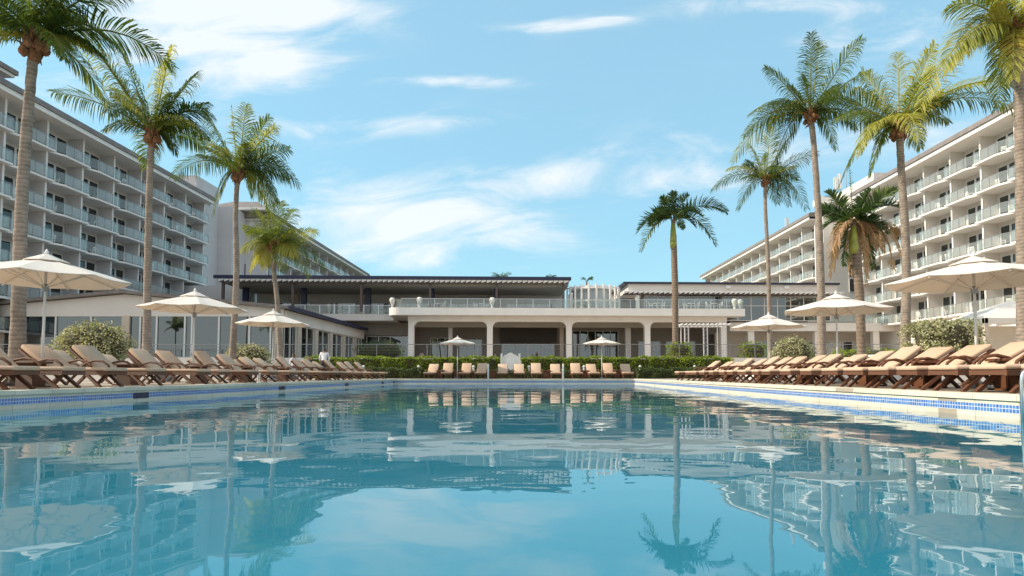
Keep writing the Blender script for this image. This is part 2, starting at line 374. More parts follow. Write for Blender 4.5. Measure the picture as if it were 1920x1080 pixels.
t1 = wallring(-.34, -.225, 0, 'lower_rim', M['coping']); t1.parent = pw
t1 = wallring(-1.5, -.34, 0, 'basin_wall', M['basin']); t1.parent = pw
b = MB(); b.add([(LX(NY)-.01,NY,-1.5),(RX(NY)+.01,NY,-1.5),(RX(FY)+.01,FY,-1.5),(LX(FY)-.01,FY,-1.5)], [(0,1,2,3)]); tag(b.build('pool_floor', M['basin']), kind='structure')
b = MB(); b.add([(LX(NY)+.002,NY,WZ),(RX(NY)-.002,NY,WZ),(RX(FY)-.002,FY,WZ),(LX(FY)+.002,FY,WZ)], [(0,1,2,3)]); tag(b.build('pool_water', M['water']), kind='structure')
b = MB(); b.add([(-2500,-2500,-1.7),(2500,-2500,-1.7),(2500,2500,-1.7),(-2500,2500,-1.7)], [(0,1,2,3)])
for x0,x1,y0,y1 in ((-2500,-52,-2500,2500),(50,2500,-2500,2500),(-52,50,-2500,-53),(-52,50,80,2500)):
    b.add([(x0,y0,-.05),(x1,y0,-.05),(x1,y1,-.05),(x0,y1,-.05)], [(0,1,2,3)])
tag(b.build('ground', M['ground']), kind='structure')
# skimmer mouths in the left wall
for yy, w in ((12.9,.5),(20.0,.5),(26.8,.5),(33.0,.5),(35.6,.4)):
    x = LX(yy)+.004
    b = MB().box(x-.05, x+.006, yy-w/2, yy+w/2, -.235, -.115); s = b.build('skimmer_mouth', M['navy']); s.parent = pw
# raised terrace behind the hedges
TZ = 1.45
b = MB().box(-50, 50, 46, 110, -.04, TZ); tag(b.build('terrace', M['deck']), kind='structure')
b = MB().box(-50, 50, 45.8, 46.0, -.04, TZ+.06); tag(b.build('retaining_wall', M['stucco']), kind='structure')

# ---------------------------------------------------------------- hotel wings
def bay_protos(side, root):
    """meshes for one bay, local origin at the near party wall's front edge, x towards the pool, y along the wing"""
    pass
def make_wing(name, label, side, XW, y0, B, nb, ztop, pitch, nf, zbase, depth, eave, cat='hotel wing', box=None):
    """side -1: left wing facing +X, side +1: right wing facing -X. ztop = top-floor slab underside"""
    o = -side
    X = side*XW; y1 = y0+B*nb
    root = empty(name, (X, y0, 0)); tag(root, label, cat)
    b = MB()
    zr = ztop+pitch                       # soffit under the roof
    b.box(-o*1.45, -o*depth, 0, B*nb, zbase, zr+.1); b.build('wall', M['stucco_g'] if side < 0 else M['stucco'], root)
    # party walls
    for i in range(nb+1):
        pb = MB(); t0 = -o*1.445
        z0 = ztop-pitch*(nf-1)
        pb.box(t0, 0, i*B-.09, i*B+.09, z0, zr)
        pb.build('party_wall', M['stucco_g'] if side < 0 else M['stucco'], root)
        eb = MB().box(0, o*.05, i*B-.10, i*B+.10, z0, zr); eb.build('party_wall_edge', M['trim'], root)
    # roof: soffit slab with white fascia, then a low pitched grey roof
    rb = MB().box(o*1.15, -o*(depth+.5), -.6, B*nb+.5, zr, zr+.09); rb.build('soffit', M['trim'], root)
    rb = MB().box(o*1.15, o*1.05, -.6, B*nb+.5, zr+.09, zr+.42); rb.build('fascia', M['trim'], root)
    rb = MB(); h = eave
    rb.prism_y([(o*1.30, zr+.422), (o*1.12, zr+1.0), (-o*(depth*.5), zr+.6+h), (-o*(depth+.4), zr+.60), (-o*(depth+.4), zr+.422)], -.75, B*nb+.6)
    rb.build('roof', M['roofgrey'], root)
    # protos
    t = .18; P = .62
    def P_(x): return o*x
    slab = [(P_(-1.44), .1), (P_(0), .1), (P_(P), 1.55), (P_(P), B+.28), (P_(.06), B+.28), (P_(.06), B-.1), (P_(-1.44), B-.1)]
    protos = {}
    def balcony(first, i, k):
        z = ztop - pitch*k
        if first:
            bb = MB().prism(slab, 0, t); bo = bb.build('balcony', M['trim'], root)
            gp = MB(); pa = (P_(.02), .14); pb_ = (P_(P-.05), 1.58); pc = (P_(P-.05), B+.22); pd = (P_(.12), B+.22)
            for a_, c_ in ((pa,pb_),(pb_,pc),(pc,pd)):
                gp.bar((a_[0],a_[1],t+.58), (c_[0],c_[1],t+.58), .018, .92)
            g = gp.build('glass_balustrade', M['balglass'], bo)
            rp = MB()
            for a_, c_ in ((pa,pb_),(pb_,pc),(pc,pd)):
                rp.bar((a_[0],a_[1],t+1.07), (c_[0],c_[1],t+1.07), .035, .035)
            nmid = 3
            for q in range(nmid+1):
                yy = pb_[1]+(pc[1]-pb_[1])*q/nmid; rp.box(pb_[0]-.02, pb_[0]+.02, yy-.018, yy+.018, t, t+1.06)
            rp.build('handrail', M['darksteel'], bo)
            # patio doors on the room wall
            dw = MB(); dd = MB(); dc = MB(); xx = P_(-1.43)
            s0, s1 = 1.35, B-.35; zz0, zz1 = t+.02, t+2.28; mid = (s0+s1)/2
            for (a0,a1) in ((s0,s0+.1),(mid-.12,mid+.12),(s1-.12,s1)): dw.box(xx, xx+P_(.07), a0, a1, zz0, zz1)
            dw.box(xx, xx+P_(.07), s0, s1, zz1, zz1+.08)
            d = dw.build('patio_door', M['frame'], root)
            dd.box(xx+P_(.025), xx+P_(.032), s0+.06, s1-.06, zz0, zz1); dd.build('glass_pane', M['doorglass'], d)
            MB().box(xx+P_(.001), xx+P_(.006), s0+.06, s1-.06, zz0, zz1).build('room_shade', M['shade_dark'], d)  # dark sheet standing in for the unlit room
            dc.box(xx+P_(.008), xx+P_(.014), s0+.06, (s1-.06) if side > 0 else s0+.9, zz0, zz1); cu_ = dc.build('curtain', M['curtain'], d)
            freeze(bo); freeze(d); protos['b'] = bo; protos['d'] = d; o1, o2 = bo, d
        else:
            o1, o2 = copy_tree(protos['b'], root), copy_tree(protos['d'], root)
            for ch in [c for c in COL.objects[-4:] if c.parent == o2 and c.name.startswith('curtain')]:
                f_ = rnd.choice((.0,.35,.6,1,1)); s0 = 1.41; ch.scale = (1, f_ if f_ else .05, 1); ch.location = (0, s0*(1-ch.scale[1]) + rnd.choice((0,1))*(1-ch.scale[1])*(B-1.85 if side > 0 else .9), 0)
        o1.location = o2.location = (0, i*B, z)
    first = True
    for k in range(nf):
        for i in range(nb):
            balcony(first, i, k); first = False
    return root
TLZ, TRZ = 20.9, 21.0
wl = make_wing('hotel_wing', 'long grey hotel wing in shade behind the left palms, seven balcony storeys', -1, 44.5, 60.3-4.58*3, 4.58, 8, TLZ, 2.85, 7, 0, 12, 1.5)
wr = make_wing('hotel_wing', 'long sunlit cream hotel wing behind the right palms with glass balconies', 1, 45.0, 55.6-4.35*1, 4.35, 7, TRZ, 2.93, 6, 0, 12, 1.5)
wfl = make_wing('hotel_wing', 'far shaded grey hotel wing beyond the left tower, receding behind the navy roof', -1, 40.5, 94.5, 4.7, 12, 21.3, 2.9, 4, 0, 12, 1.2)
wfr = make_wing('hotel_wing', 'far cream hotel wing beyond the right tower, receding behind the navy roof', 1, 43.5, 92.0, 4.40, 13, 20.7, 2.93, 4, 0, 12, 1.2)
pb = MB().box(-.6, 12, -6, 4.2, 24.3, 25.6); pb.build('penthouse_wall', M['stucco_g'], wl)
bpy.data.objects['penthouse_wall'].location = (-44.5*0-12.6, 0, 0)
pb = MB().box(-14, .55, -6, 4.7, 25.6, 25.85); pb.build('penthouse_eave', M['trim'], wl)
pb = MB().box(-14, .75, -6, 4.85, 25.852, 26.25); pb.build('penthouse_roof', M['roofgrey'], wl)
# lower storey under the right wing's balconies
b = MB().box(46.2-45, 46.4-45, 0, 30.4, 0, 6.3); b.build('lower_wall', M['trim'], wr)
# stair towers and link blocks
def tower(name, label, parts, roof=None, extras=()):
    root = empty(name, (0,0,0)); tag(root, label, 'tower')
    for (x0,x1,y0,y1,z0,z1,m,nm) in parts: MB().box(x0,x1,y0,y1,z0,z1).build(nm, M[m], root)
    if roof:
        x0,x1,y0,y1,z,h = roof; b = MB(); i = min(x1-x0, y1-y0)*.38
        b.box(x0,x1,y0,y1,z-.02,z+.35); r0 = b.build('eave', M['trim'], root)
        b = MB(); b.add([(x0,y0,z+.352),(x1,y0,z+.352),(x1,y1,z+.352),(x0,y1,z+.352),(x0+i,y0+i,z+h),(x1-i,y0+i,z+h),(x1-i,y1-i,z+h),(x0+i,y1-i,z+h)],
              [(0,1,5,4),(1,2,6,5),(2,3,7,6),(3,0,4,7),(4,5,6,7),(0,3,2,1)]); b.build('roof', M['roofgrey'], root)
    for f in extras: f(root)
    return root
def small_window(root, x0,x1,y,z0,z1, axis='y', mull=1):
    f = MB(); g = MB(); w = .07
    if axis == 'y':
        f.box(x0-w,x0,y-.09,y,z0-w,z1+w); f.box(x1,x1+w,y-.09,y,z0-w,z1+w); f.box(x0,x1,y-.09,y,z1,z1+w); f.box(x0,x1,y-.09,y,z0-w,z0)
        for q in range(1,mull+1):
            xx = x0+(x1-x0)*q/(mull+1); f.box(xx-.03,xx+.03,y-.085,y,z0,z1)
        g.box(x0,x1,y-.05,y-.03,z0,z1)
    else:
        f.box(y-.09,y+.09,x0-w,x0,z0-w,z1+w); f.box(y-.09,y+.09,x1,x1+w,z0-w,z1+w); f.box(y-.09,y+.09,x0,x1,z1,z1+w); f.box(y-.09,y+.09,x0,x1,z0-w,z0)
        g.box(y-.05,y+.05,x0,x1,z0,z1)
    wo = f.build('window', M['frame'], root); g.build('pane', M['shade_dark'] if axis=='x' else M['winglass'], wo)
    if axis == 'y': MB().box(x0,x1,y-.02,y-.006,z0,z1).build('pane_shade', M['shade_dark'], wo)  # dark sheet, painted shade of the room behind the pane
tower('stair_tower', 'plain grey stair tower rising above the left wing roof, small square window', [
    (-52,-46.0,83.9,90,0,27.9,'stucco_g','wall'), (-50,-43.9,90.01,94.3,0,25.2,'stucco_g','wall')],
    extras=(lambda r: small_window(r, 86.3,87.5,-46.0,24.6,25.8,'x'),))
tower('hip_roofed_tower', 'grey tower with dark hipped roof between the two left wings', [
    (-50,-41.0,94.32,94.45,0,25.4,'stucco_g','wall')], roof=(-49.5,-39.9,92.5,100,25.45,2.0),
    extras=(lambda r: small_window(r, -44.9,-43.7,94.3,14.8,17.4,'y'),))
tower('stair_tower', 'cream stair tower with white lit side above the right wing, tall strip window', [
    (46.3,60,80.9,92,21,27.3,'stucco','penthouse'), (44.3,60,91.0,92.0,0,25.6,'stucco','wall'),
    (43.3,60,89.6,92.02,25.6,26.6,'trim','roof_slab')],
    extras=tuple((lambda r, z=z: small_window(r, 48.0,49.1,91.0,z,z+1.9,'y',0)) for z in (12.6,14.8,17.0,19.2)))
# roof antennas
def antenna(x, y, z, h, label, n=3):
    r = empty('roof_antenna', (x,y,z)); tag(r, label, 'antenna', 'antennas on the roofs')
    MB().tube([(0,0,0),(0,0,h)], .05, 6).build('mast', M['darksteel'], r)
    for k in range(n):
        a = 2*math.pi*k/n; MB().box(.22*math.cos(a)-.1,.22*math.cos(a)+.1,.22*math.sin(a)-.06,.22*math.sin(a)+.06,h*.45,h*.95).build('antenna_panel', M['plastic'], r)
p = at(1475,412,104); antenna(p.x,p.y,24.2,3.0,'white panel antenna on the far right wing roof')
p = at(1484,410,106); antenna(p.x,p.y,24.2,2.4,'slim grey mast just right of the roof panel antenna',0)
for px, h, n, lb in ((1567,4.2,3,'leftmost mast of the antenna cluster on the right stair tower'),(1575,4.8,3,'white paneled mast in the middle of the tower cluster'),(1587,5.8,0,'tallest thin mast of the cluster on the right stair tower')):
    p = at(px,340,93); antenna(p.x,p.y,26.6,h,lb,n)

# ---------------------------------------------------------------- main building (own root, turned slightly)
MY = 74.0
mb = empty('main_building', (0, MY, 0), R(2.2)); tag(mb, 'two storey white clubhouse with arcade and terrace across the pool end', 'building')
def part(name, m, fn, parent=mb, smooth=False, bevel=0):
    b = MB(); fn(b); return b.build(name, M[m] if isinstance(m, str) else m, parent, smooth, bevel)
SZ0, SZ1 = 7.26, 8.15
# terrace slab with rounded left end
def slabfn(b):
    poly = [(26.0,-1.7)]
    for k in range(7):
        a = R(90+15*k); poly.append((-15.2+1.4*math.cos(a), -.3-1.4*math.sin(a)))
    poly += [(-16.6,8),(26.0,8)]
    poly = [(26,-1.7),(-15.2,-1.7)]+[(-15.2-1.4*math.sin(R(15*k)), -.3-1.4*math.cos(R(15*k))) for k in range(1,7)]+[(-16.6,8),(26,8)]
    b.prism(poly, SZ0, SZ1)
part('terrace_slab', 'trim', slabfn)
part('left_terrace_slab', 'trim', lambda b: b.box(-33, -16.62, 2.6, 8, 6.95, 7.8))
COLX = (-14.0,-4.6,4.95,14.5,23.9)
def beam(b):
    # beam with rounded haunches at the columns
    b.box(-14.4,24.3,-.3,.3,6.62,SZ0-.002)
part('beam', 'trim', beam)
for i, cx in enumerate(COLX):
    def colfn(b):
        b.box(cx-.34,cx+.34,-.34,.34,TZ,6.62)
        for s in (-1,1):
            if (i == 0 and s < 0) or (i == 4 and s > 0): continue
            pts = [(cx+s*.34,6.62),(cx+s*.34,5.9)]+[(cx+s*(.34+.72*(1-math.cos(R(a)))), 5.9+.72*math.sin(R(a))) for a in (15,30,45,60,75)]+[(cx+s*1.06,6.62)]
            b.prism_y(pts, -.3, .3)
    part('column', 'trim', colfn)
# ground floor: rear wall, ceiling, openings
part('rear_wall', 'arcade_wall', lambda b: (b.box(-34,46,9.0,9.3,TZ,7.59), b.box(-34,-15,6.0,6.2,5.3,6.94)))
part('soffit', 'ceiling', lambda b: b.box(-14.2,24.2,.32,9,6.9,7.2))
def window_wall(x0, x1, y, z0, z1, n, rows=(.5,), name='window', glass='winglass', fr='frame', back=True, parent=mb, t=.10):
    f = MB(); w = (x1-x0)/n
    for q in range(n+1): f.box(x0+q*w-t/2, x0+q*w+t/2, y-.07, y+.05, z0, z1)
    f.box(x0,x1,y-.065,y+.045,z1-.08,z1); f.box(x0,x1,y-.065,y+.045,z0,z0+.08)
    for r in rows: zz = z0+(z1-z0)*r; f.box(x0,x1,y-.06,y+.04,zz-.04,zz+.04)
    wo = f.build(name, M[fr], parent)
    MB().box(x0,x1,y-.01,y+.0,z0,z1).build('pane', M[glass], wo)
    return wo
window_wall(-20.6,-14.6,5.9,TZ+.1,5.2,4,(.6,))
for q in range(2): pass
# rear wall features of the arcade (doors, wide windows)
def rear_opening(x0,x1,z0,z1,n,y=8.95, rows=()):
    MB().box(x0,x1,y+.02,y+.045,z0,z1).build('opening_shade', M['shade_dark'], mb)  # near-black sheet, the opening's shade put into its colour
    window_wall(x0,x1,y-.05,z0,z1,n,rows,name='glazed_door')
rear_opening(-12.8,-9.9,TZ,5.2,3,rows=(.8,)); rear_opening(-8.9,-5.9,TZ,5.0,3,rows=(.8,)); rear_opening(-3.2,3.9,TZ,4.4,4); rear_opening(6.4,12.6,TZ,6.2,6,rows=(.6,))
rear_opening(15.4,18.4,TZ,4.8,3,rows=(.8,)); rear_opening(19.2,23.2,TZ,4.8,4,rows=(.8,))
part('inner_column', 'trim', lambda b: b.box(-10.0,-9.5,4.6,5.1,TZ,6.9))
part('inner_column', 'trim', lambda b: b.box(12.9,13.6,5.2,5.9,TZ,6.9))
part('inner_column', 'beige', lambda b: b.box(4.3,4.8,5,5.5,TZ,6.9))
part('recess_shade', 'interior', lambda b: b.box(-3.4,4.2,8.3,8.36,4.5,6.5))  # thin dark sheet, a recess's shade painted before the rear wall
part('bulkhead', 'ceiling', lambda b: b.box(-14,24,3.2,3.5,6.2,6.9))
# upper floor left: deep open terrace under a navy roof
part('upper_rear_wall', 'stucco', lambda b: b.box(-36.2,5.2,9.6,9.9,7.8,11.35))
part('upper_floor', 'deck', lambda b: b.box(-36,5.2,7.99,9.6,7.6,7.79))
part('upper_ceiling', 'ceiling', lambda b: b.box(-36.4,5.0,.6,9.6,11.12,11.3))
part('roof', 'navy', lambda b: (b.box(-37.2,5.2,-.7,10.5,11.78,12.02), b.box(-37.2,5.2,-.7,-.55,11.62,11.78)))
def battens(x0, x1, z, y0=-.95, y1=.6, step=.95, name='rafter_band'):
    def fn(b):
        x = x0
        while x < x1: b.box(x, x+.42, y0, y1, z-.30, z); x += step
    part(name, 'trim', fn)
    part(name.replace('band','shadow_gap'), 'shade_dark', lambda b: b.box(x0,x1,y0+.35,y1,z-.12,z-.04))
def slats(x0, x1, zt, step=.62):
    def fn(b):
        x = x0
        while x < x1:
            b.prism_y([(x,zt),(x+step*.9,zt),(x+step*.9,zt-.14),(x,zt-.34)], -.62, -.45); x += step
    part('awning_slat', 'trim', fn)
    part('awning_edge', 'brownsteel', lambda b: b.box(x0,x1,-.44,-.30,zt-.42,zt-.02))
slats(-36.6,4.9,11.60)
for x in (-36.3,-28.1,-20.0,-11.8,-3.8,4.3):
    part('post', 'brownsteel', lambda b: b.box(x-.14,x+.14,-.2,.1,7.8 if x < -16 else SZ1,11.2))
for x in (-35.2,-28.0,-20.0,-12.0,-3.9):
    part('pillar', 'navy', lambda b: b.box(x-.30,x+.30,3.4,4.0,7.8,11.12))
for x0, x1 in ((-33.5,-29),(-26.5,-23),(-21.5,-18.2),(-17,-13),(-10.5,-5),(-2.6,4.2)):
    MB().box(x0,x1,9.56,9.59,7.9,9.9).build('opening_shade', M['shade_dark'], mb)  # dark sheet for the unlit interior behind the doors
    window_wall(x0,x1,9.5,7.82,9.95,max(2,int((x1-x0)/1.3)),(),name='glazed_door')
for x in (-31,-22.2,-12.2,-4.2,): part('pier', 'beige', lambda b: b.box(x-.5,x+.5,9.0,9.55,7.8,11.1))
# upper floor right: glazed restaurant under a white fascia and navy roof
part('roof', 'navy', lambda b: b.box(11.6,38.4,-.5,12,11.30,11.52))
part('fascia', 'stucco', lambda b: b.box(12.2,38.2,-.2,11,10.42,11.296))
def slats_r(x0, x1, zt, step=.62):
    def fn(b):
        x = x0
        while x < x1:
            b.prism_y([(x,zt),(x+step*.9,zt),(x+step*.9,zt-.14),(x,zt-.34)], -.62, -.22); x += step
    part('awning_slat', 'trim', fn)
    part('awning_edge', 'brownsteel', lambda b: b.box(x0,x1,-.215,-.02,zt-.44,zt-.03))
slats_r(11.6,38.3,10.40)
part('interior_wall', 'interior', lambda b: b.box(11.8,38,7,7.2,SZ1-1.2,10.4))
wr_ = window_wall(14.4,37.8,.9,6.9,9.95,14,(.62,),t=.11)
part('end_post', 'trim', lambda b: b.box(13.2,13.6,-.1,.3,SZ1,10.4))
part('steel_post', 'brownsteel', lambda b: (b.box(13.9,14.2,.1,.4,SZ1,10.4), b.box(23.6,23.9,.1,.4,SZ1,10.4)))
part('fascia_lamp', 'plastic', lambda b: (b.box(24.2,24.8,-.42,-.2,10.8,11.15), b.box(31.5,32.1,-.42,-.2,10.8,11.15)))
# right annex: lower slab, recess and columns
part('annex_slab', 'trim', lambda b: b.box(25.2,47,1.2,9,5.7,6.75))
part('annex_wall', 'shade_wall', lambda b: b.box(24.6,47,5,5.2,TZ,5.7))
for x in (28.0,36.5,44.0): part('annex_column', 'trim', lambda b: b.box(x-.4,x+.4,1.5,2.1,TZ,5.7))
MB().box(29,33,4.93,4.97,TZ,4.6).build('opening_shade', M['shade_dark'], mb)  # dark sheet as painted shade inside the doorway
window_wall(36.9,43,4.9,TZ+.1,4.6,4,(),name='glazed_door')
window_wall(29,33,4.9,TZ+.1,4.6,3,(.6,),name='glazed_door')
# side link block left of the main roof
part('link_block', 'stucco_g', lambda b: b.box(-51,-36.5,8,14,TZ,12.0))
part('link_wall', 'stucco_g', lambda b: b.box(-36.5,-33,7.0,7.4,TZ,9.2))
# glass rails on the terraces
def rail(name, pts, z, h=1.08, step=1.9, glass='railglass', parent=mb, rm='steel', pr=.03, rows=()):
    g = MB(); r = MB()
    for a, c in zip(pts[:-1], pts[1:]):
        a3 = Vector((a[0],a[1],z)); c3 = Vector((c[0],c[1],z)); L_ = (c3-a3).length; n = max(1, round(L_/step)); d = (c3-a3)
        for q in range(n+1):
            p = a3+d*q/n; r.box(p.x-pr,p.x+pr,p.y-pr,p.y+pr,z,z+h)
        r.bar(a3+Vector((0,0,h)), c3+Vector((0,0,h)), .06, .05)
        for rr in rows: r.bar(a3+Vector((0,0,h*rr)), c3+Vector((0,0,h*rr)), .012, .012)
        if glass: g.bar(a3+Vector((0,0,h*.52)), c3+Vector((0,0,h*.52)), .014, h*.86)
    o = r.build(name, M[rm], parent)
    if glass: g.build('glass_panel', M[glass], o if parent else o)
    return o
rail('terrace_railing', [(-16.3,-.2),(-15.0,-1.45),(25.8,-1.45),(25.8,.7)], SZ1)
rail('terrace_railing', [(-33,2.8),(-16.7,2.8)], 7.8)
rail('terrace_railing', [(25.4,1.35),(47,1.35)], 6.75)
# curved white screen of upright blades in the gap between the two roofs
def screen(b):
    for k in range(11):
        a = R(-80+160*k/10); x = 8.2+3.3*math.sin(a); y = 2.2-3.2*math.cos(a); b.box(x-.09,x+.09,y-.24,y+.24,SZ1,10.95+.25*math.cos(a))
scr = part('blade_screen', 'trim', screen)
def ringb(b):
    for z in (9.2,10.9):
        pts = [(8.2+3.3*math.sin(R(a)), 2.2-3.2*math.cos(R(a)), z) for a in range(-80,81,16)]
        for p, q in zip(pts[:-1], pts[1:]): b.bar(p, q, .07, .14)
MBr = MB(); ringb(MBr); MBr.build('ring_rail', M['trim'], scr)
part('drum_wall', 'teal_cloth', lambda b: b.lathe([(2.4,SZ1),(2.4,10.8)], (8.2,3.0,0), 24))
part('drum_roof', 'trim', lambda b: b.lathe([(2.9,10.8),(2.9,10.98)], (8.2,3.0,0), 24))
part('rear_roof_box', 'trim', lambda b: b.box(6,14,9,13,SZ1,11.3))

# ---------------------------------------------------------------- left glass pavilion
pv = empty('glass_pavilion', (0,0,0)); tag(pv, 'low glazed pavilion with shallow gable and beige piers left of the clubhouse', 'building')
GX0, GX1, GY0, GY1 = -47.0, -20.8, 52.0, 77.0
RX_, RZ = -34.4, 7.1
def gz(x): return RZ-(abs(x-RX_))*(1.25/13.6)
gb = MB(); gb.prism_y([(GX0,5.2),(GX0,gz(GX0)),(RX_,RZ),(GX1,gz(GX1)),(GX1,5.2)], GY0, GY0+.25); gb.build('gable_wall', M['stucco'], pv)
gb = MB(); gb.prism_y([(GX0-.6,gz(GX0)+.0),(RX_,RZ+.05),(GX1+.6,gz(GX1)-.05),(GX1+.6,gz(GX1)+.22),(RX_,RZ+.32),(GX0-.6,gz(GX0)+.27)], GY0-.5, GY1); gb.build('roof', M['roofgrey'], pv)
MB().box(GX1+.6,GX1+.72,GY0-.5,GY1,gz(GX1)-.12,gz(GX1)+.24).build('eave_edge', M['navy'], pv)
MB().box(GX1-.05,GX1+.2,GY0+.2,GY1,4.7,5.75).build('side_fascia', M['stucco'], pv)
for x in (-44.9,-34.2,-21.2): MB().box(x-.33,x+.33,GY0-.06,GY0+.5,TZ,5.25).build('pier', M['beige'], pv)
f = MB(); g = MB()
for x in (-43.6,-40.2,-37.2,-33.0,-31.6,-29.2,-28.6,-26.3,-23.7,-21.9): f.box(x-.07,x+.07,GY0+.02,GY0+.2,TZ+.3,5.2)
f.box(GX0,GX1,GY0+.03,GY0+.19,TZ+.1,TZ+.3)
wo = f.build('front_window', M['frame'], pv); MB().box(GX0,GX1,GY0+.12,GY0+.135,TZ+.3,5.2).build('pane', M['winglass'], wo)
for yy in (55.5,60,64.5,69,73.5): MB().box(GX1-.35,GX1+.12,yy-.45,yy+.45,TZ,4.75).build('pier', M['beige'], pv)
for y0_, y1_ in ((52.3,55),(56,59.5),(60.5,64),(65,68.5),(69.5,73),(74,76.8)):
    f = MB(); x = GX1-.1
    for q in range(3): yy = y0_+(y1_-y0_)*q/2; f.box(x-.05,x+.07,yy-.07,yy+.07,TZ,4.7)
    f.box(x-.05,x+.06,y0_,y1_,4.6,4.7); wo = f.build('side_window', M['frame'], pv); MB().box(x-.01,x,y0_,y1_,TZ,4.62).build('pane', M['winglass'], wo)
MB().box(GX0+.5,GX1-.6,60,60.2,TZ,5.5).build('inner_wall', M['interior'], pv)
MB().box(GX0,GX1-.3,GY0+.3,GY1,5.21,5.4).build('ceiling', M['ceiling'], pv)
# right white cabana
cb = empty('poolside_tent', (0,0,0)); tag(cb, 'white peaked canvas tent with timber post at the far right', 'tent')
b = MB(); p0 = (38.2-4.5, 42)
x0,x1,y0_,y1_ = 31.0,40.0,41.5,46.5
b.add([(x0,y0_,4.3-.2),(x1,y0_,4.1),(x1,y1_,4.1),(x0,y1_,4.1),((x0+x1)/2-1,y0_+2.5,5.5),((x0+x1)/2+1,y0_+2.5,5.5)], [(0,1,5,4),(1,2,5),(2,3,4,5),(3,0,4)])
b.box(x0,x1,y0_-.02,y0_+.02,3.75,4.1); b.box(x0-.02,x0+.02,y0_,y1_,3.75,4.1); b.build('canopy', M['canvas'], cb)
for x, y in ((x0+.1,y0_+.1),(x1-.1,y0_+.1),(x0+.1,y1_-.1),(x1-.1,y1_-.1)): MB().box(x-.12,x+.12,y-.12,y+.12,0,4.1).build('post', M['beige'], cb)
MB().box(x0+.4,x1,y1_-.5,y1_-.4,0,3.9).build('back_curtain', M['canvas'], cb)

# ---------------------------------------------------------------- fence rail along the terrace edge
fr = rail('cable_fence', [(-46,46.6),(46,46.6)], TZ, 1.1, 1.9, None, None, 'darksteel', .025, (.2,.4,.6,.8))
tag(fr, 'grey steel cable fence running along the raised terrace edge', 'fence')

# ---------------------------------------------------------------- plants
def tone(o, base=.5, spread=.5, per=1):
    me = o.data; a = me.attributes.new('tone', 'FLOAT', 'FACE'); n = len(me.polygons); r = random.Random(n)
    vals = []
    t = .5
    for i in range(n):
        if i % per == 0: t = min(1, max(0, base+(r.random()-.5)*2*spread))
        vals.append(t)
    a.data.foreach_set('value', vals)
def leafcloud(name, m, fn, n, size, parent=None, seed=1, flat=.5):
    """n small leaf faces; fn(r) gives (point, outward normal)"""
    r = random.Random(seed); b = MB()
    for _ in range(n):
        p, nn = fn(r); p = Vector(p); nn = Vector(nn)
        d = Vector((r.gauss(0,1), r.gauss(0,1), r.gauss(0,1)+.3)).normalized()
        nrm = (nn*(1-flat)+d*flat*1.4).normalized()
        t = nrm.cross(Vector((r.gauss(0,1), r.gauss(0,1), r.gauss(0,1)))).normalized(); w = nrm.cross(t)
        s = size*r.uniform(.6,1.35)
        b.add([p-t*s*.5, p+w*s*.28, p+t*s*.6, p-w*s*.28], [(0,1,2,3)])
    o = b.build(name, m, parent); tone(o, .5, .55); return o
def lump(seed):
    rr = random.Random(seed); ph = [(rr.uniform(0,6.28), rr.uniform(0,6.28)) for _ in range(4)]
    return lambda a, e: 1+.11*math.sin(3*a+ph[0][0])*math.cos(2*e+ph[0][1])+.08*math.sin(7*a+ph[1][0]+3*e)+.05*math.sin(5*e+ph[2][0]-4*a)
def shrub(px, pyb, Y, rx, ry, rz, cz, label, n, size, seed, m='silver', boxy=1.0):
    u, _ = px_dir(px, 690); root = empty('round_shrub' if boxy > .9 else 'clipped_shrub', (u*Y, Y, 0)); tag(root, label, 'shrub')
    lf = lump(seed)
    def fn(r):
        a = r.uniform(0, 2*math.pi); sz = r.uniform(-.75,1); e = math.asin(sz); c = math.cos(e); k = lf(a,e)*r.uniform(.86,1.04)
        x, y, z = c*math.cos(a), c*math.sin(a), math.sin(e)
        if boxy < 1: x, y, z = (math.copysign(abs(q)**boxy, q) for q in (x,y,z))
        return (rx*x*k, ry*y*k, cz+rz*z*k), (x, y, z)
    leafcloud('foliage', M[m], fn, n, size, root, seed)
    b = MB()
    prof = []
    for k in range(9):
        e = R(-50+140*k/8.0); prof.append((max(.02,math.cos(e)*.84), math.sin(e)*.84))
    b.lathe([(r_, z_) for r_, z_ in prof], (0,0,0), 14); b.v = [(x*rx, y*ry, cz+z*rz) for x,y,z in b.v]
    b.build('dark_core', M['twig'], root, smooth=True)  # solid core, shade between the leaves put into its dark colour
    MB().tube([(0,0,0),(0,0,max(.3,cz-rz*.4))], [.12,.08], 8).build('stem', M['twig'], root)
    return root
def planter(px, Y, w, h, label, d=1.6):
    u, _ = px_dir(px, 690); b = MB().box(-w/2,w/2,-d/2,d/2,0,h).box(-w/2-.04,w/2+.04,-d/2-.04,d/2+.04,h,h+.07)
    o = b.build('planter_wall', M['stucco'], None, bevel=.01, loc=(u*Y,Y,0)); tag(o, label, 'planter')
shrub(175, 0, 23, 1.25, 1.0, .85, 1.35, 'broad silvery green shrub left of the second palm, before the pavilion', 5200, .085, 3)
planter(205, 22.6, 4.2, .66, 'low white planter wall under the broad left shrub', 1.4)
shrub(466, 0, 32, 1.15, .8, .62, 1.2, 'small silvery shrub right of the third palm', 3000, .09, 5)
planter(480, 31.6, 4.0, .6, 'low white planter wall behind loungers under the small left shrub', 1.2)
shrub(1487, 0, 31, .98, .9, .84, 1.3, 'round silvery shrub with dark centre between two right umbrellas', 3800, .085, 8)
shrub(1772, 0, 21, 1.06, .9, .66, 1.47, 'boxy sunlit silvery shrub left of the largest right umbrella pole', 5600, .08, 9, boxy=.62)
planter(1745, 20.6, 3.7, .86, 'white planter wall under the boxy sunlit shrub', 1.4)
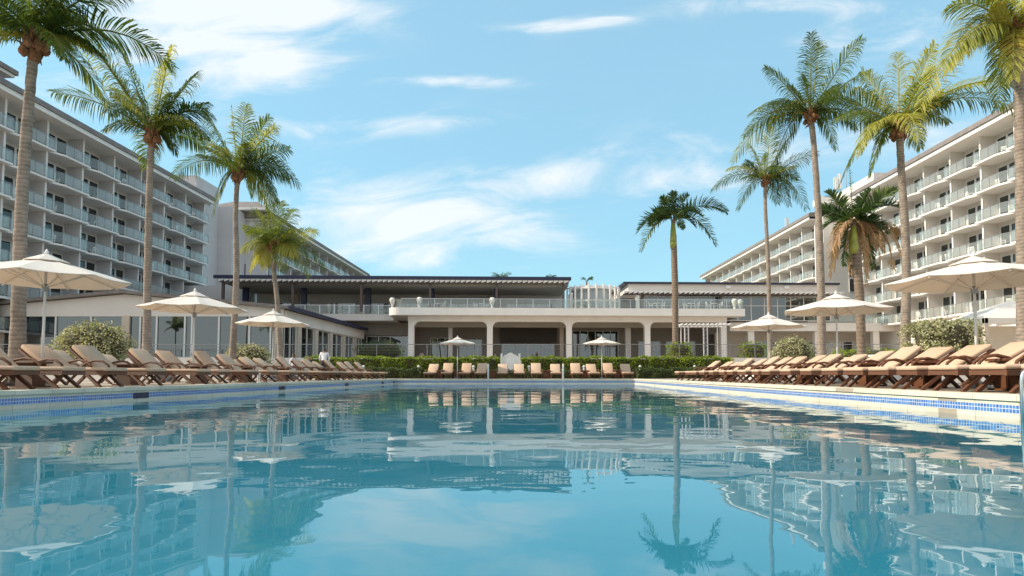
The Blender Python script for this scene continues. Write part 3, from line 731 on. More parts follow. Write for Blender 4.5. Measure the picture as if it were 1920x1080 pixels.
planter(1500, 30.2, 5.0, .6, 'long white planter wall behind the right loungers', 1.2)
shrub(1275, 0, 48.0, .95, .8, .62, 2.15, 'small clipped green ball shrub beside the lone royal palm', 1500, .1, 11, 'hedge', .6)
shrub(712, 0, 50.5, 2.0, 1.4, .9, 2.15, 'dark domed clipped shrub at the left end of the tall hedge', 3200, .1, 12, 'hedged')
shrub(1412, 0, 50.0, 1.1, .9, .8, 2.1, 'lime clipped shrub just right of the last arcade column', 1800, .1, 13, 'hedge', .6)
shrub(1640, 0, 38, 2.6, .9, .5, 1.35, 'wide low green hedge clump behind the right royal palm', 2600, .1, 14, 'hedge', .6)
shrub(100, 0, 27, 1.3, .7, .35, .95, 'small lime shrub seen between the near left loungers', 1400, .09, 15, 'hedge')
def hedge(name, label, x0, x1, y0, y1, z1, m, n, size, seed, gaps=()):
    rr = random.Random(seed); ph = [rr.uniform(0,6.28) for _ in range(6)]
    def top(x): return z1+.05*math.sin(x*1.7+ph[0])+.04*math.sin(x*4.1+ph[1])+.03*math.sin(x*9+ph[2])
    def bulge(x, z): return .10*math.sin(x*2.3+ph[3]+z)+.07*math.sin(x*5.7+ph[4]-z*2)
    root = empty(name, ((x0+x1)/2, y0, 0)); cx = (x0+x1)/2; tag(root, label, 'hedge')
    def fn(r):
        x = r.uniform(x0,x1)
        if r.random() < .45:
            y = r.uniform(y0,y1); return (x-cx, y-y0, top(x)+r.uniform(-.09,.06)), (0,0,1)
        z = r.uniform(0,1)**.8*top(x)
        return (x-cx, -bulge(x,z)+r.uniform(-.05,.12), z), (0,-1,.3)
    leafcloud('foliage', M[m], fn, n, size, root, seed, .6)
    MB().box(x0-cx+.1,x1-cx-.1,.16,y1-y0,0,z1-.1).build('dark_core', M['twig'], root)  # dark block inside the leaves stands in for the hedge's inner shade
    return root
hedge('tall_hedge', 'bright lime hedge behind the far loungers, left of the white board', -15.0, -1.75, 41.2, 42.6, 1.40, 'hedge', 13000, .10, 21)
hedge('tall_hedge', 'bright lime hedge behind the far loungers, right of the white board', -.55, 13.8, 41.2, 42.6, 1.40, 'hedge', 14000, .10, 22)
hedge('low_hedge', 'dark low hedge at the deck edge, left of the far loungers', -13.5, -6.9, 39.6, 40.5, .66, 'hedged', 5200, .085, 23)
hedge('low_hedge', 'dark low hedge strip directly behind the row of far loungers', -6.9, 7.0, 40.2, 40.9, .5, 'hedged', 6000, .085, 24)
hedge('low_hedge', 'dark low hedge at the deck edge, right of the far loungers', 7.0, 11.6, 39.6, 40.5, .66, 'hedged', 4000, .085, 25)

# ---------------------------------------------------------------- palms
def bez(p0, p1, p2, t): return p0*(1-t)**2 + p1*2*t*(1-t) + p2*t*t
def frond(b, tones, p0, p1, p2, r, leaf, n, tn, droop=.5, width=.045, vee=.35):
    pts = [bez(p0,p1,p2,k/8) for k in range(9)]
    f0 = len(b.f); b.tube(pts, [.04*(1-.85*k/8) for k in range(9)], 4, False); tones += [min(1,tn+.3)]*(len(b.f)-f0)
    roll = r.uniform(-1.1,1.1)
    for i in range(n):
        t = .10+.90*(i+.5)/n; p = bez(p0,p1,p2,t); tg = (bez(p0,p1,p2,min(1,t+.02))-bez(p0,p1,p2,t-.02)).normalized()
        sd_ = tg.cross(Vector((0,0,1)))
        if sd_.length < .15: sd_ = Vector((1,0,0))
        sd_.normalize(); up = sd_.cross(tg); c_, s_ = math.cos(roll), math.sin(roll); sd_, up = sd_*c_+up*s_, up*c_-sd_*s_
        prof = (.45+.55*min(1,t/.3))*(1 if t < .62 else max(.28, 1-(t-.62)*1.75))
        for s in (-1,1):
            if r.random() < .04: continue
            ll = leaf*prof*r.uniform(.78,1.15)
            ang = .30+.62*t+r.uniform(-.10,.10)
            d = (sd_*s*math.cos(ang) + tg*math.sin(ang) + up*vee*r.uniform(.2,1.2)*(1-t*.5)).normalized()
            q1 = p+d*ll*.36; d2 = (d+Vector((0,0,-1))*droop*r.uniform(.3,.9)).normalized(); q2 = q1+d2*ll*.34
            d3 = (d2+Vector((0,0,-1))*droop*r.uniform(.8,1.7)).normalized(); q3 = q2+d3*ll*.30
            wv = d.cross(up*.7+Vector((r.gauss(0,.35),r.gauss(0,.35),.4))).normalized()*width*.5
            b.add([p-wv*.5, p+wv*.5, q1+wv, q1-wv, q2+wv*.8, q2-wv*.8, q3], [(0,1,2,3),(3,2,4,5),(5,4,6)]); tt = min(1,max(0,tn+r.uniform(-.18,.18))); tones += [tt]*3
def palm(label, Y, trunk_px, crown, r0, r1, tips, leaf, seed, nfill=7, royal=False, z0=0, dead=(), name='coconut_palm', group='coconut palms round the pool', nleaf=62, spear=None, reach=None, sun_tone=0):
    r = random.Random(seed)
    C = at(crown[0], crown[1], Y)
    pts = [at(px, py, Y) for px, py in trunk_px]
    b0 = pts[0].copy(); root = empty(name, (b0.x, Y, z0)); O = Vector((b0.x, Y, z0)); tag(root, label, 'palm tree', group)
    base = Vector((b0.x, Y, z0)); ctrl = [base]+pts[1:]+[C]
    # smooth trunk
    path = []
    for i in range(len(ctrl)-1):
        for k in range(10):
            t = k/10; a = ctrl[max(i-1,0)]; b_ = ctrl[i]; c = ctrl[i+1]; d = ctrl[min(i+2,len(ctrl)-1)]
            path.append(.5*((2*b_)+(c-a)*t+(2*a-5*b_+4*c-d)*t*t+(3*b_-a-3*c+d)*t**3))
    path.append(C)
    H = C.z-z0; rs = []; pp = []
    for i in range(len(path)-1):
        for k in range(3):
            p = path[i].lerp(path[i+1], k/3); h = (p.z-z0)/H; p = p+Vector((r.uniform(-1,1),r.uniform(-1,1),0))*r0*.03
            rad = (r0+(r1-r0)*min(1,h*1.15))*.92; rad += r0*.35*math.exp(-h*14)
            if royal: rad = r0*(1+.18*math.sin(h*3.1)) if h < .9 else r1
            rad *= 1+r.uniform(-.022,.022)
            pp.append(p-O); rs.append(rad)
    pp.append(C-O); rs.append(r1)
    MB().tube(pp, rs, 14).build('trunk', M['rtrunk' if royal else 'trunk'], root, smooth=True)
    tones = []; b = MB()
    Cl = C-O
    specs = []
    for tx, ty in tips:
        T = at(tx, ty, Y)-O; T.y += r.uniform(-.55,.55)*(T-Cl).length*.6
        specs.append(T)
    rad = sum((s-Cl).length for s in specs)/max(1,len(specs)) if not reach else reach
    for k in range(nfill):
        a = k*2.39996+r.uniform(-.3,.3); el = r.uniform(-.45,1.0) if not royal else r.uniform(-.5,.7)
        ln = rad*r.uniform(.8,1.05)
        T = Cl+Vector((math.cos(a)*math.cos(el)*ln*.75, math.sin(a)*math.cos(el)*ln, math.sin(el)*ln*.8-.2*ln)); specs.append(T)
    for i, T in enumerate(specs):
        d = T-Cl; L_ = d.length; up = Vector((0,0,1)); lift = L_*(.40 if d.z < .35*L_ else .20)
        if d.z < -.5*L_: lift = L_*.52
        hd = Vector((d.x,d.y,0)); 
        P1 = Cl+d*.42+up*lift+hd*.12
        tn = r.choice((.14,.25,.35,.5,.75)) + sun_tone + (.12 if d.z > .5*L_ else 0)  # raised tones put sunlight into the leaf colour of some crowns
        st = Cl+Vector((d.x,d.y,0)).normalized()*.08+up*r.uniform(0,.15)
        frond(b, tones, st, P1, T, r, leaf*1.02*min(1.2,.55+L_/rad*.55), nleaf, tn, droop=r.uniform(.6,1.3) if not royal else .25, width=.034 if not royal else .07, vee=.12 if not royal else 1.3)
    if spear:
        T = at(*spear, Y)-O; frond(b, tones, Cl, Cl+(T-Cl)*.5, T, r, leaf*.35, 22, .75, .1, .04, .8)
    co = b.build('crown', M['royal' if royal else 'frond'], root); a = co.data.attributes.new('tone','FLOAT','FACE'); a.data.foreach_set('value', tones)
    if dead:
        b = MB(); tones = []
        for tx, ty in dead:
            T = at(tx, ty, Y)-O; T.y += r.uniform(-.4,.4); d = T-Cl
            P1 = Cl+Vector((d.x*.9, d.y*.6, .12*abs(d.z)+.2))
            frond(b, tones, Cl, P1, T, r, leaf*1.1, nleaf, .5, 1.6, .05, .3)
        do = b.build('dry_fronds', M['dead'], root); a = do.data.attributes.new('tone','FLOAT','FACE'); a.data.foreach_set('value', tones)
    if royal:
        MB().tube([Cl-Vector((0,0,royal)), Cl-Vector((0,0,royal*.8)), Cl-Vector((0,0,royal*.4)), Cl], [r0*1.12,r0*1.28,r0*1.0,r1*.8], 12).build('crownshaft', M['shaft'], root, smooth=True)
    else:
        # ragged boss of leaf bases, fibre and nuts under the crown
        b = MB()
        for k in range(46):
            a = r.uniform(0,6.28); zz = r.uniform(-.55,.35)*r1/.15; q = r1*r.uniform(.9,1.9)*(1.15 if zz > -.2 else .8)
            p = Cl+Vector((math.cos(a)*q*.7, math.sin(a)*q*.7, zz)); e = p+Vector((math.cos(a)*q*.9, math.sin(a)*q*.9, r.uniform(.1,.4)-(.35 if r.random() < .35 else 0)))
            b.tube([p, (p+e)/2+Vector((0,0,.03)), e], [r1*.36,r1*.28,r1*.05], 5)
        b.lathe([(r1*.95,-.5),(r1*1.25,-.25),(r1*1.45,0),(r1*1.0,.3),(r1*.3,.45)], Cl, 10)
        for k in range(9):
            a = k*2.4; q = r1*1.9; c = Cl+Vector((math.cos(a)*q, math.sin(a)*q, r.uniform(-.42,-.05)*r1/.15)); b.lathe([(.02,-.13),(.09,-.06),(.105,.02),(.06,.12),(.01,.15)], c, 7)
        b.build('fibre_boss', M['fibre'], root)
    return root
palm('tall coconut palm at the left edge, crown cut by the picture top', 14.2, [(33,690),(40,400),(52,220)], (65,78), .175,.115,
     [(-70,60),(-60,-20),(0,-70),(60,-90),(130,-70),(200,-40),(262,15),(290,95),(255,118),(180,95),(-40,120),(20,10),(120,20)], .62, 31, 8)
palm('coconut palm second from left with one long frond arching left', 22.5, [(275,700),(277,500),(281,330)], (286,252), .165,.115,
     [(108,178),(168,62),(205,110),(243,98),(290,100),(345,108),(385,150),(392,195),(412,228),(395,262),(328,285),(205,250),(255,170)], .80, 32, 9)
palm('coconut palm third from left, upright spear and wide right fronds', 28, [(434,700),(443,520),(442,400)], (446,325), .17,.115,
     [(308,322),(395,398),(355,245),(380,270),(468,203),(500,215),(522,240),(548,285),(574,358),(535,330),(505,405),(400,225)], .85, 33, 8, spear=(434,194))
palm('short yellow green coconut palm before the clubhouse left end', 36, [(528,700),(521,580),(514,510)], (512,462), .18,.13,
     [(458,425),(470,505),(455,478),(478,392),(500,375),(528,380),(560,398),(588,430),(603,498),(575,515),(550,480),(540,510),(490,500)], .95, 34, 10, sun_tone=.2)
palm('lone short royal palm standing before the right clubhouse', 50, [(1266,690),(1266,560)], (1262,412), .225,.165,
     [(1192,440),(1205,468),(1228,400),(1240,372),(1262,362),(1290,366),(1355,405),(1340,462),(1322,400),(1215,425)], .80, 35, 5, royal=2.4, z0=1.0, name='royal_palm', group='royal palms')
palm('slim coconut palm on the right, left of the tallest palm', 43, [(1444,690),(1441,520),(1435,390)], (1435,338), .19,.13,
     [(1342,348),(1362,320),(1408,270),(1440,246),(1480,255),(1520,296),(1522,388),(1488,365),(1400,300),(1500,330)], .95, 36, 9)
palm('tallest full coconut palm right of centre, crown against open sky', 29.5, [(1541,700),(1538,480),(1528,300)], (1520,215), .22,.145,
     [(1385,290),(1413,205),(1402,245),(1442,118),(1505,82),(1542,75),(1590,98),(1632,130),(1638,275),(1612,238),(1460,312),(1560,285),(1480,160)], .85, 37, 8)
palm('royal palm with brown dead fronds hanging before the right tower', 33, [(1615,690),(1612,560)], (1600,418), .20,.14,
     [(1542,388),(1548,362),(1684,398),(1668,362),(1578,498),(1650,500),(1572,440),(1640,440),(1625,360)], .62, 38, 4, royal=1.7,
     dead=[(1557,520),(1563,485),(1680,482),(1672,505),(1622,535),(1596,515),(1645,490),(1612,500),(1570,505),(1664,470),(1685,440),(1632,520)], name='royal_palm', group='royal palms', spear=(1592,300))
palm('coconut palm with orange leaf bases beside the right wing', 23.5, [(1696,700),(1699,480),(1690,320)], (1686,238), .20,.14,
     [(1562,165),(1578,215),(1600,298),(1640,112),(1690,94),(1742,92),(1800,102),(1866,190),(1874,235),(1852,150),(1640,325),(1620,150),(1760,200)], .80, 39, 9, sun_tone=.1)
palm('coconut palm at the right edge, drooping sunlit fronds cut by frame', 17.5, [(1921,700),(1917,400),(1912,200)], (1904,62), .215,.155,
     [(1738,195),(1748,135),(1790,95),(1772,18),(1790,-40),(1872,165),(1893,190),(1925,-70),(1990,10),(2005,100),(1850,-70),(1960,130)], .78, 40, 6, sun_tone=.28)

# palms of the seaward garden: the pavilion's glass mirrors them
srcs = [o for o in COL.objects if o.name.startswith('coconut_palm')]
for k, (sx, x, y, rz, lb) in enumerate(((1,-68,-14,.5,'garden palm behind the viewer, leftmost mirrored in the pavilion glass'),(4,-58,-22,2,'garden palm behind the viewer, middle one mirrored in the glass'),(2,-49,-12,4,'garden palm behind the viewer, rightmost mirrored in the pavilion glass'))):
    c = copy_tree(srcs[sx]); c.location = (x, y, 0); c.rotation_euler = (0,0,rz); tag(c, lb, 'palm tree', 'palms of the seaward garden')

# ---------------------------------------------------------------- umbrellas
def make_umbrella(Rm=1.5, Hm=2.7):
    root = empty('parasol'); n = 8
    zt = Hm; ze = Hm-.52*Rm/1.5*1.0
    b = MB(); ringr = ((.02,zt),(Rm*.28,zt-.12*Rm/1.5))
    # canopy: panels sagging between ribs, with thickness
    cz = []
    def rim(k, f): 
        a = 2*math.pi*k/n+math.pi/8; return a
    seg = 6; vs = []; fs = []
    for k in range(n):
        a0 = 2*math.pi*k/n+math.pi/8; a1 = a0+2*math.pi/n
        for i in range(seg+1):
            q = .16+(1-.16)*i/seg
            for j in range(5):
                w = j/4; pa = Vector((math.cos(a0),math.sin(a0),0)); pb = Vector((math.cos(a1),math.sin(a1),0)); p = pa.lerp(pb,w)*Rm*q
                sag = .035*math.sin(math.pi*w)*q*Rm/1.5
                z = zt-.10-(zt-.10-ze)*(q**1.12)-sag; vs.append((p.x,p.y,z))
    b.v = [tuple(v) for v in vs]; 
    for k in range(n):
        for i in range(seg):
            for j in range(4):
                o_ = k*(seg+1)*5; b.f.append((o_+i*5+j, o_+i*5+j+1, o_+(i+1)*5+j+1, o_+(i+1)*5+j)); b.m.append(0)
    # valance hem
    c = b.build('canopy', M['canvas'], root); sm = c.modifiers.new('thick','SOLIDIFY'); sm.thickness = .012
    b = MB()
    for k in range(n):
        a0 = 2*math.pi*k/n+math.pi/8; a1 = a0+2*math.pi/n; q0, q1 = .03, .27
        p = [(math.cos(a0)*Rm*q0,math.sin(a0)*Rm*q0,zt+.0),(math.cos(a1)*Rm*q0,math.sin(a1)*Rm*q0,zt),(math.cos(a1)*Rm*q1,math.sin(a1)*Rm*q1,zt-.165*Rm/1.5),(math.cos(a0)*Rm*q1,math.sin(a0)*Rm*q1,zt-.165*Rm/1.5)]
        b.add(p, [(0,1,2,3)])
    v = b.build('vent_cap', M['canvas'], c); sm = v.modifiers.new('thick','SOLIDIFY'); sm.thickness = .012
    MB().lathe([(.03,0),(.045,.04),(.02,.09),(.01,.12)], (0,0,zt), 10).build('finial', M['plastic'], c, smooth=True)
    MB().tube([(0,0,0),(0,0,zt)], .026, 12).build('pole', M['frame'], root, smooth=True)
    for k in range(n):
        a0 = 2*math.pi*k/n+math.pi/8; d = Vector((math.cos(a0),math.sin(a0),0))
        MB().bar(Vector((0,0,zt-.13)), d*Rm*.985+Vector((0,0,ze-.03)), .022, .022).build('rib', M['canvas'], root)
        MB().bar(Vector((0,0,ze-.18)), d*Rm*.52+Vector((0,0,zt-.10-(zt-.10-ze)*.48-.03)), .018, .018).build('strut', M['canvas'], root)
    MB().lathe([(.05,-.07),(.06,-.02),(.06,.05),(.04,.08)], (0,0,ze-.18), 10).build('runner', M['darksteel'], root)
    MB().lathe([(.24,0),(.24,.05),(.12,.09),(.045,.12),(.045,.30)], (0,0,0), 18).build('base', M['darksteel'], root, smooth=False)
    freeze(root); return root
uL = make_umbrella(1.52, 2.80); uS = make_umbrella(1.18, 2.66)
first = True
for px, py, Y, H, rz, lb in ((88,467,12.6,0,0,'cream parasol cut by the left edge, before the tall palm'),
    (366,540,18.6,0,.2,'cream parasol second from left, between second and third palms'),
    (513,578,26.6,0,.1,'cream parasol third from left, before the short palm'),
    (1824,472,11.6,0,.1,'largest cream parasol at right with bare pole beside the handrail'),
    (1567,545,18.1,0,.39,'sunlit cream parasol right of the round silvery shrub'),
    (1441,585,26.0,0,.15,'cream parasol third from the right, left of the round shrub')):
    p = at(px, py, Y); o = place(uL, first, (p.x, Y, 0), rz, lb, 'parasol', 'cream parasols round the pool'); o.scale = (1,1,(p.z)/2.92); first = False
first = True
for px, lb in ((858,'small cream parasol over the far loungers, left of the white board'),(1128,'small cream parasol over the far loungers, right of the white board')):
    p = at(px, 629, 37.9); o = place(uS, first, (p.x, 37.9, 0), .1 if first else .45, lb, 'parasol', 'cream parasols round the pool'); o.scale = (1,1,p.z/2.78); first = False

# ---------------------------------------------------------------- loungers
def rounded_pad(b, L0, L1, w, t, z, seg=1):
    b.box(L0, L1, -w/2, w/2, z, z+t)
def make_lounger(ang=48):
    """foot end at local x=0, head towards -x; seat top about 0.40 m"""
    root = empty('sun_lounger'); w = .66
    MB().box(-1.28,.0,-w/2+.01,w/2-.01,.325,.402).build('seat_cushion', M['cush'], root, smooth=True, bevel=.032)
    ca, sa = math.cos(R(ang)), math.sin(R(ang))
    def T(x, y, z): return (-1.27 - x*ca - z*sa*-1*0 - z*sa*0 + z*sa*1.0*0, y, 0)
    b = MB(); pts = []
    for (x, y, z) in [(0,-w/2+.02,0),(.80,-w/2+.02,0),(.80,w/2-.02,0),(0,w/2-.02,0),(0,-w/2+.02,.095),(.82,-w/2+.02,.095),(.82,w/2-.02,.095),(0,w/2-.02,.095)]:
        pts.append((-1.26 - x*ca + z*sa, y, .335 + x*sa + z*ca))
    b.add(pts, [(0,3,2,1),(4,5,6,7),(0,1,5,4),(1,2,6,5),(2,3,7,6),(3,0,4,7)]); 
    b.f = [tuple(reversed(f)) for f in b.f]
    b.build('back_cushion', M['cush'], root, smooth=True, bevel=.035)
    # frame
    b = MB(); b.box(-1.9,-.02,-w/2,-w/2+.05,.245,.322); b.box(-1.9,-.02,w/2-.05,w/2,.245,.322)
    for x in (-.05,-.5,-.95,-1.4,-1.9): b.box(x-.03,x+.03,-w/2+.05,w/2-.05,.25,.318)
    b.box(-1.85,-.05,-w/2+.06,w/2-.06,.29,.312)
    b.build('frame', M['wicker'], root)
    b = MB(); q = lambda x, z: (-1.26-x*ca+z*sa, .33+x*sa+z*ca)
    for s in (-1,1):
        x0, z0 = q(0,-.03); x1, z1 = q(.80,-.03); b.bar((x0,s*(w/2-.03),z0),(x1,s*(w/2-.03),z1),.05,.05)
    for xx in (.1,.45,.78): x0, z0 = q(xx,-.03); b.bar((x0,-w/2+.04,z0),(x0,w/2-.04,z0),.04,.04)
    xm, zm = q(.5,-.06); b.bar((xm,0,zm),(xm-.15,0,.28),.03,.03)
    b.build('back_frame', M['wicker'], root)
    for s in (-1,1):
        y = s*(w/2-.03)
        MB().bar((-.42,y,.27),(-.10,y,0.0),.05,.065,(0,1,0)).build('leg', M['wicker'], root)
        MB().bar((-1.45,y,.27),(-1.72,y,0.0),.05,.065,(0,1,0)).build('leg', M['wicker'], root)
        MB().tube([(-.86,s*(w/2+.03),.33),(-.90,s*(w/2+.04),.46),(-1.02,s*(w/2+.05),.545),(-1.20,s*(w/2+.05),.57),(-1.38,s*(w/2+.05),.53),(-1.56,s*(w/2+.03),.42),(-1.66,s*(w/2+.01),.30)], .027, 7).build('armrest', M['wicker'], root, smooth=True)
    freeze(root); return root
lp = [make_lounger(a) for a in (41, 47, 36, 30, 35, 26)]
LG = 'tan cushioned wicker sun loungers round the pool'
used = [False]*6
def lounger(x, y, rz, label, k=None):
    k = rnd.choice((0,0,1,2)) if k is None else k
    if k == 'low': k = rnd.choice((3,3,4,5))
    o = place(lp[k], not used[k], (x,y,0.004), rz, label, 'sun lounger', LG); used[k] = True; return o
FL = [8.4,9.5,10.6,11.6,12.85,14.05,15.9,17.3,19.0,20.2,21.9,23.3,25.0,26.5,27.8,29.4,30.8,32.4,33.8,35.2]
for i, y in enumerate(FL):
    lounger(LX(y)-.42+rnd.uniform(-.08,.08), y+rnd.uniform(-.08,.08), rnd.uniform(-.09,.09), 'tan wicker lounger in the left poolside row, %s counted from the far end' % ORD[len(FL)-1-i])
BL = [13.6,14.9,17.1,18.9,20.2,22.3,23.8,26.0,27.4,29.5,31.0]
for i, y in enumerate(BL):
    lounger(LX(y)-3.2+rnd.uniform(-.1,.1), y, rnd.uniform(-.06,.06), 'tan wicker lounger in the left back row, %s counted from the far end' % ORD[len(BL)-1-i])
FR = [7.75,8.7,9.57,10.5,11.4,12.35,13.4,14.5,15.5,16.7,17.8,18.8,19.9,21.0,22.2,23.4,24.6,25.9,27.3]
for i, y in enumerate(FR):
    lounger(RX(y)+.45+rnd.uniform(-.08,.08), y+rnd.uniform(-.08,.08), math.pi+rnd.uniform(-.09,.09), 'tan wicker lounger in the right poolside row, %s counted from the far end' % ORD[len(FR)-1-i], 'low')
BR = [9.2,10.3,12.2,13.4,15.2,16.6,18.2,20.0,21.6,23.2,25.0,26.8]
for i, y in enumerate(BR):
    lounger(RX(y)+3.2+rnd.uniform(-.1,.1), y, math.pi+rnd.uniform(-.06,.06), 'tan wicker lounger in the right back row, %s counted from the far end' % ORD[len(BR)-1-i], 'low')
for i, px in enumerate((810,842,874,903,944,975,1006,1041,1080,1111,1140,1172)):
    x = (px-990)/F*38.6
    lounger(x, 37.25+rnd.uniform(-.08,.08), -math.pi/2+rnd.uniform(-.05,.05), 'tan wicker lounger in the far row facing the camera, %s from the left' % ORD[i], rnd.choice((1,1,0)))
# side tables
def make_table():
    root = empty('side_table')
    MB().box(-.26,.26,-.24,.24,.475,.52).build('top', M['wicker'], root, bevel=.012)
    MB().box(-.17,.17,-.16,.16,.03,.475).build('pedestal', M['wicker'], root)
    MB().box(-.24,.24,-.22,.22,0,.03).build('base', M['wicker'], root, bevel=.005)
    freeze(root); return root
tp = make_table(); first = True
for x, y, lb in ((LX(9)-1.9,9.0,'wicker side table at the left edge beside the nearest lounger'),(LX(12)-1.75,12.2,'wicker side table between left loungers, under the parasol cut by frame'),(LX(15)-1.7,15.0,'wicker side table left side, before the second parasol'),
    (LX(18)-1.7,18.15,'wicker side table left side, just past the second parasol'),(LX(21)-1.7,21.05,'wicker side table left side, before the third palm'),(LX(24.2)-1.7,24.15,'wicker side table left side, near the third parasol'),(LX(28.6)-1.7,28.6,'wicker side table left side, farthest from camera'),
    (RX(8)+1.75,8.2,'large looking wicker side table beside the steel handrail on the right'),(RX(10)+1.9,10.05,'wicker side table right side, second from the near end'),(RX(12)+1.7,11.9,'wicker side table right side, before the orange based palm'),
    (RX(14)+1.7,13.95,'wicker side table right side, near the fourth parasol'),(RX(17)+1.7,17.25,'wicker side table right side, left of the sunlit parasol pole'),(RX(20.4)+1.7,20.45,'wicker side table right side, under the third parasol from right'),(RX(24)+1.7,24.0,'wicker side table right side, farthest but one'),(RX(26)+1.7,26.6,'wicker side table right side, farthest from camera')):
    place(tp, first, (x,y,.004), rnd.uniform(-.08,.08), lb, 'side table', 'wicker side tables'); first = False
for i, px in enumerate((826,859,925,1024,1096,1156)):
    place(tp, False, ((px-990)/F*38.5, 38.4, .004), 0, 'small wicker side table among the far loungers, %s from the left' % ORD[i], 'side table', 'wicker side tables')

# ---------------------------------------------------------------- bollards, board, ladders
def make_bollard():
    root = empty('bollard_light')
    MB().lathe([(.10,0),(.10,.04),(.075,.06),(.075,.72)], (0,0,0), 14).build('post', M['pot'], root, smooth=False)
    MB().lathe([(.085,.72),(.10,.75),(.10,.80),(.06,.86),(.02,.89)], (0,0,0), 14).build('cap', M['pot'], root, smooth=False)
    freeze(root); return root
bp = make_bollard(); first = True
for i, px in enumerate((682,785,888,992,1095,1200,1302)):
    place(bp, first, ((px-990)/F*41.02, 41.02, 0), 0, 'short white bollard before the lime hedge, %s from the left' % ORD[i], 'bollard', 'white bollards before the hedge'); first = False
o = place(bp, False, ((486-990)/F*19.6, 19.6, 0), 0, 'white post standing alone at the left pool edge', 'bollard', 'white bollards before the hedge'); o.scale = (.6,.6,.36)
nb = empty('notice_board', ((957-990)/F*40.8, 40.95, 0)); tag(nb, 'white wooden notice board with curved crest between the lime hedges', 'notice board')
MB().box(-.52,.52,-.03,.03,.35,1.48).build('panel', M['trim'], nb)
MB().prism_y([(-.45,1.48),(.45,1.48),(.40,1.56),(.22,1.60),(.15,1.68),(0,1.73),(-.15,1.68),(-.22,1.60),(-.40,1.56)], -.035, .035).build('crest', M['trim'], nb)
for s in (-1,1): MB().box(s*.60-.06,s*.60+.06,-.06,.06,0,1.66).build('post', M['trim'], nb)
MB().box(-.36,.36,-.045,-.031,.55,1.36).build('sheet', M['plastic'], nb)
def ladder(x, y, d, label, top=.86, reach=.5, w=.5, along=True, zb=-.9):
    """stainless grab rails; d = direction towards the water"""
    root = empty('pool_ladder', (x, y, 0)); tag(root, label, 'pool ladder'); dv = Vector(d); sv = Vector((-d[1], d[0], 0))
    for s in (-.5,.5):
        o = sv*w*s; pts = [-dv*.35+o]
        for k in range(0, 9):
            a = math.pi*k/8; pts.append(o+Vector((0,0,top-.22))+dv*(-.35+ (reach)*(1-math.cos(a))/2)*1.0+Vector((0,0,.22*math.sin(a))))
        pts.append(o+dv*(reach-.35)+Vector((0,0,zb)))
        MB().tube(pts, .022 if y < 20 else .014, 10).build('grab_rail', M['steel'] if y < 20 else M['frame'], root, smooth=True)
    for z in (-.45,-.75): MB().bar(dv*(reach-.35)+sv*w/2+Vector((0,0,z)), dv*(reach-.35)-sv*w/2+Vector((0,0,z)), .08, .03).build('tread', M['steel'], root)
    return root
ladder(5.93, 6.90, (-1,0,0), 'curved stainless handrail at the right edge of the picture', .40, .5, .6)
ladder((915-990)/F*36.2, 36.3, (0,-1,0), 'slim steel pool rail at the far edge, left of the board', .9, .5, .05)
ladder((1056-990)/F*36.2, 36.3, (0,-1,0), 'slim steel pool rail at the far edge, right of the board', .9, .5, .05)

# ---------------------------------------------------------------- terrace furniture
def chair_mesh():
    b = MB(); b.box(-.22,.22,-.22,.22,.42,.46)
    for x in (-.2,.2):
        for y in (-.2,.2): b.box(x-.018,x+.018,y-.018,y+.018,0,.42)
        b.bar((x,.2,.44),(x,.28,.92),.03,.03)
        b.bar((x,-.2,.66),(x,.22,.66),.03,.03); b.bar((x,-.2,.44),(x,-.2,.66),.03,.03)
    for z in (.60,.72,.84,.91): b.bar((-.2,.215+(z-.44)*.16,z),(.2,.215+(z-.44)*.16,z),.02,.06)
    return b.build('white_chair', M['plastic'])
ch = chair_mesh(); firstc = [True]
def chair(x, y, z, rz, label, group):
    if firstc[0]: o = ch; firstc[0] = False
    else: o = ch.copy(); COL.objects.link(o)
    o.location = (x,y,z); o.rotation_euler = (0,0,rz); tag(o, label, 'chair', group); return o
tb = MB().lathe([(.42,.70),(.42,.74)], n=18).lathe([(.035,.03),(.035,.70)], n=8).lathe([(.25,0),(.22,.03)], n=12).build('round_table', M['plastic']); firstt = [True]
def rtable(x, y, z, label, group):
    if firstt[0]: o = tb; firstt[0] = False
    else: o = tb.copy(); COL.objects.link(o)
    o.location = (x,y,z); tag(o, label, 'table', group)
def mloc(x, y):                      # main-building coordinates to world
    a = R(2.2); return (x*math.cos(a)-y*math.sin(a), MY+x*math.sin(a)+y*math.cos(a))
def dining(xs, y, z, where, grp, dz=1):
    for i, x in enumerate(xs):
        wx, wy = mloc(x, y)
        rtable(wx, wy, z, 'white round table %s, %s from the left' % (where, ORD[i]), 'white tables '+grp)
        for s, nm in ((-1,'left'),(1,'right')):
            chair(wx+s*.72, wy, z, -s*math.pi/2+rnd.uniform(-.4,.4), 'white chair %s of the %s table from left, %s' % (nm, ORD[i], where), 'white chairs '+grp)
dining((-12.0,-9.8,-8.0,-6.2), -.2+3, TZ, 'under the first arch', 'in the arcade')
dining((-2.8,-.6,1.8,3.6), 2.8, TZ, 'under the second arch', 'in the arcade')
dining((6.6,8.6,10.9,12.9), 2.8, TZ, 'under the third arch', 'in the arcade')
dining((16.2,18.4,20.6), 2.8, TZ, 'under the fourth arch', 'in the arcade')
dining((-11.0,-5.6,6.8), .4, SZ1, 'on the upper terrace', 'on the upper terrace')
dining((-26.5,-22.8,-18.6), 4.2, 7.8, 'on the left upper terrace', 'on the left upper terrace')
dining((15.6,19.8,22.6), -.6, SZ1, 'before the upper glazing', 'before the upper glazing')
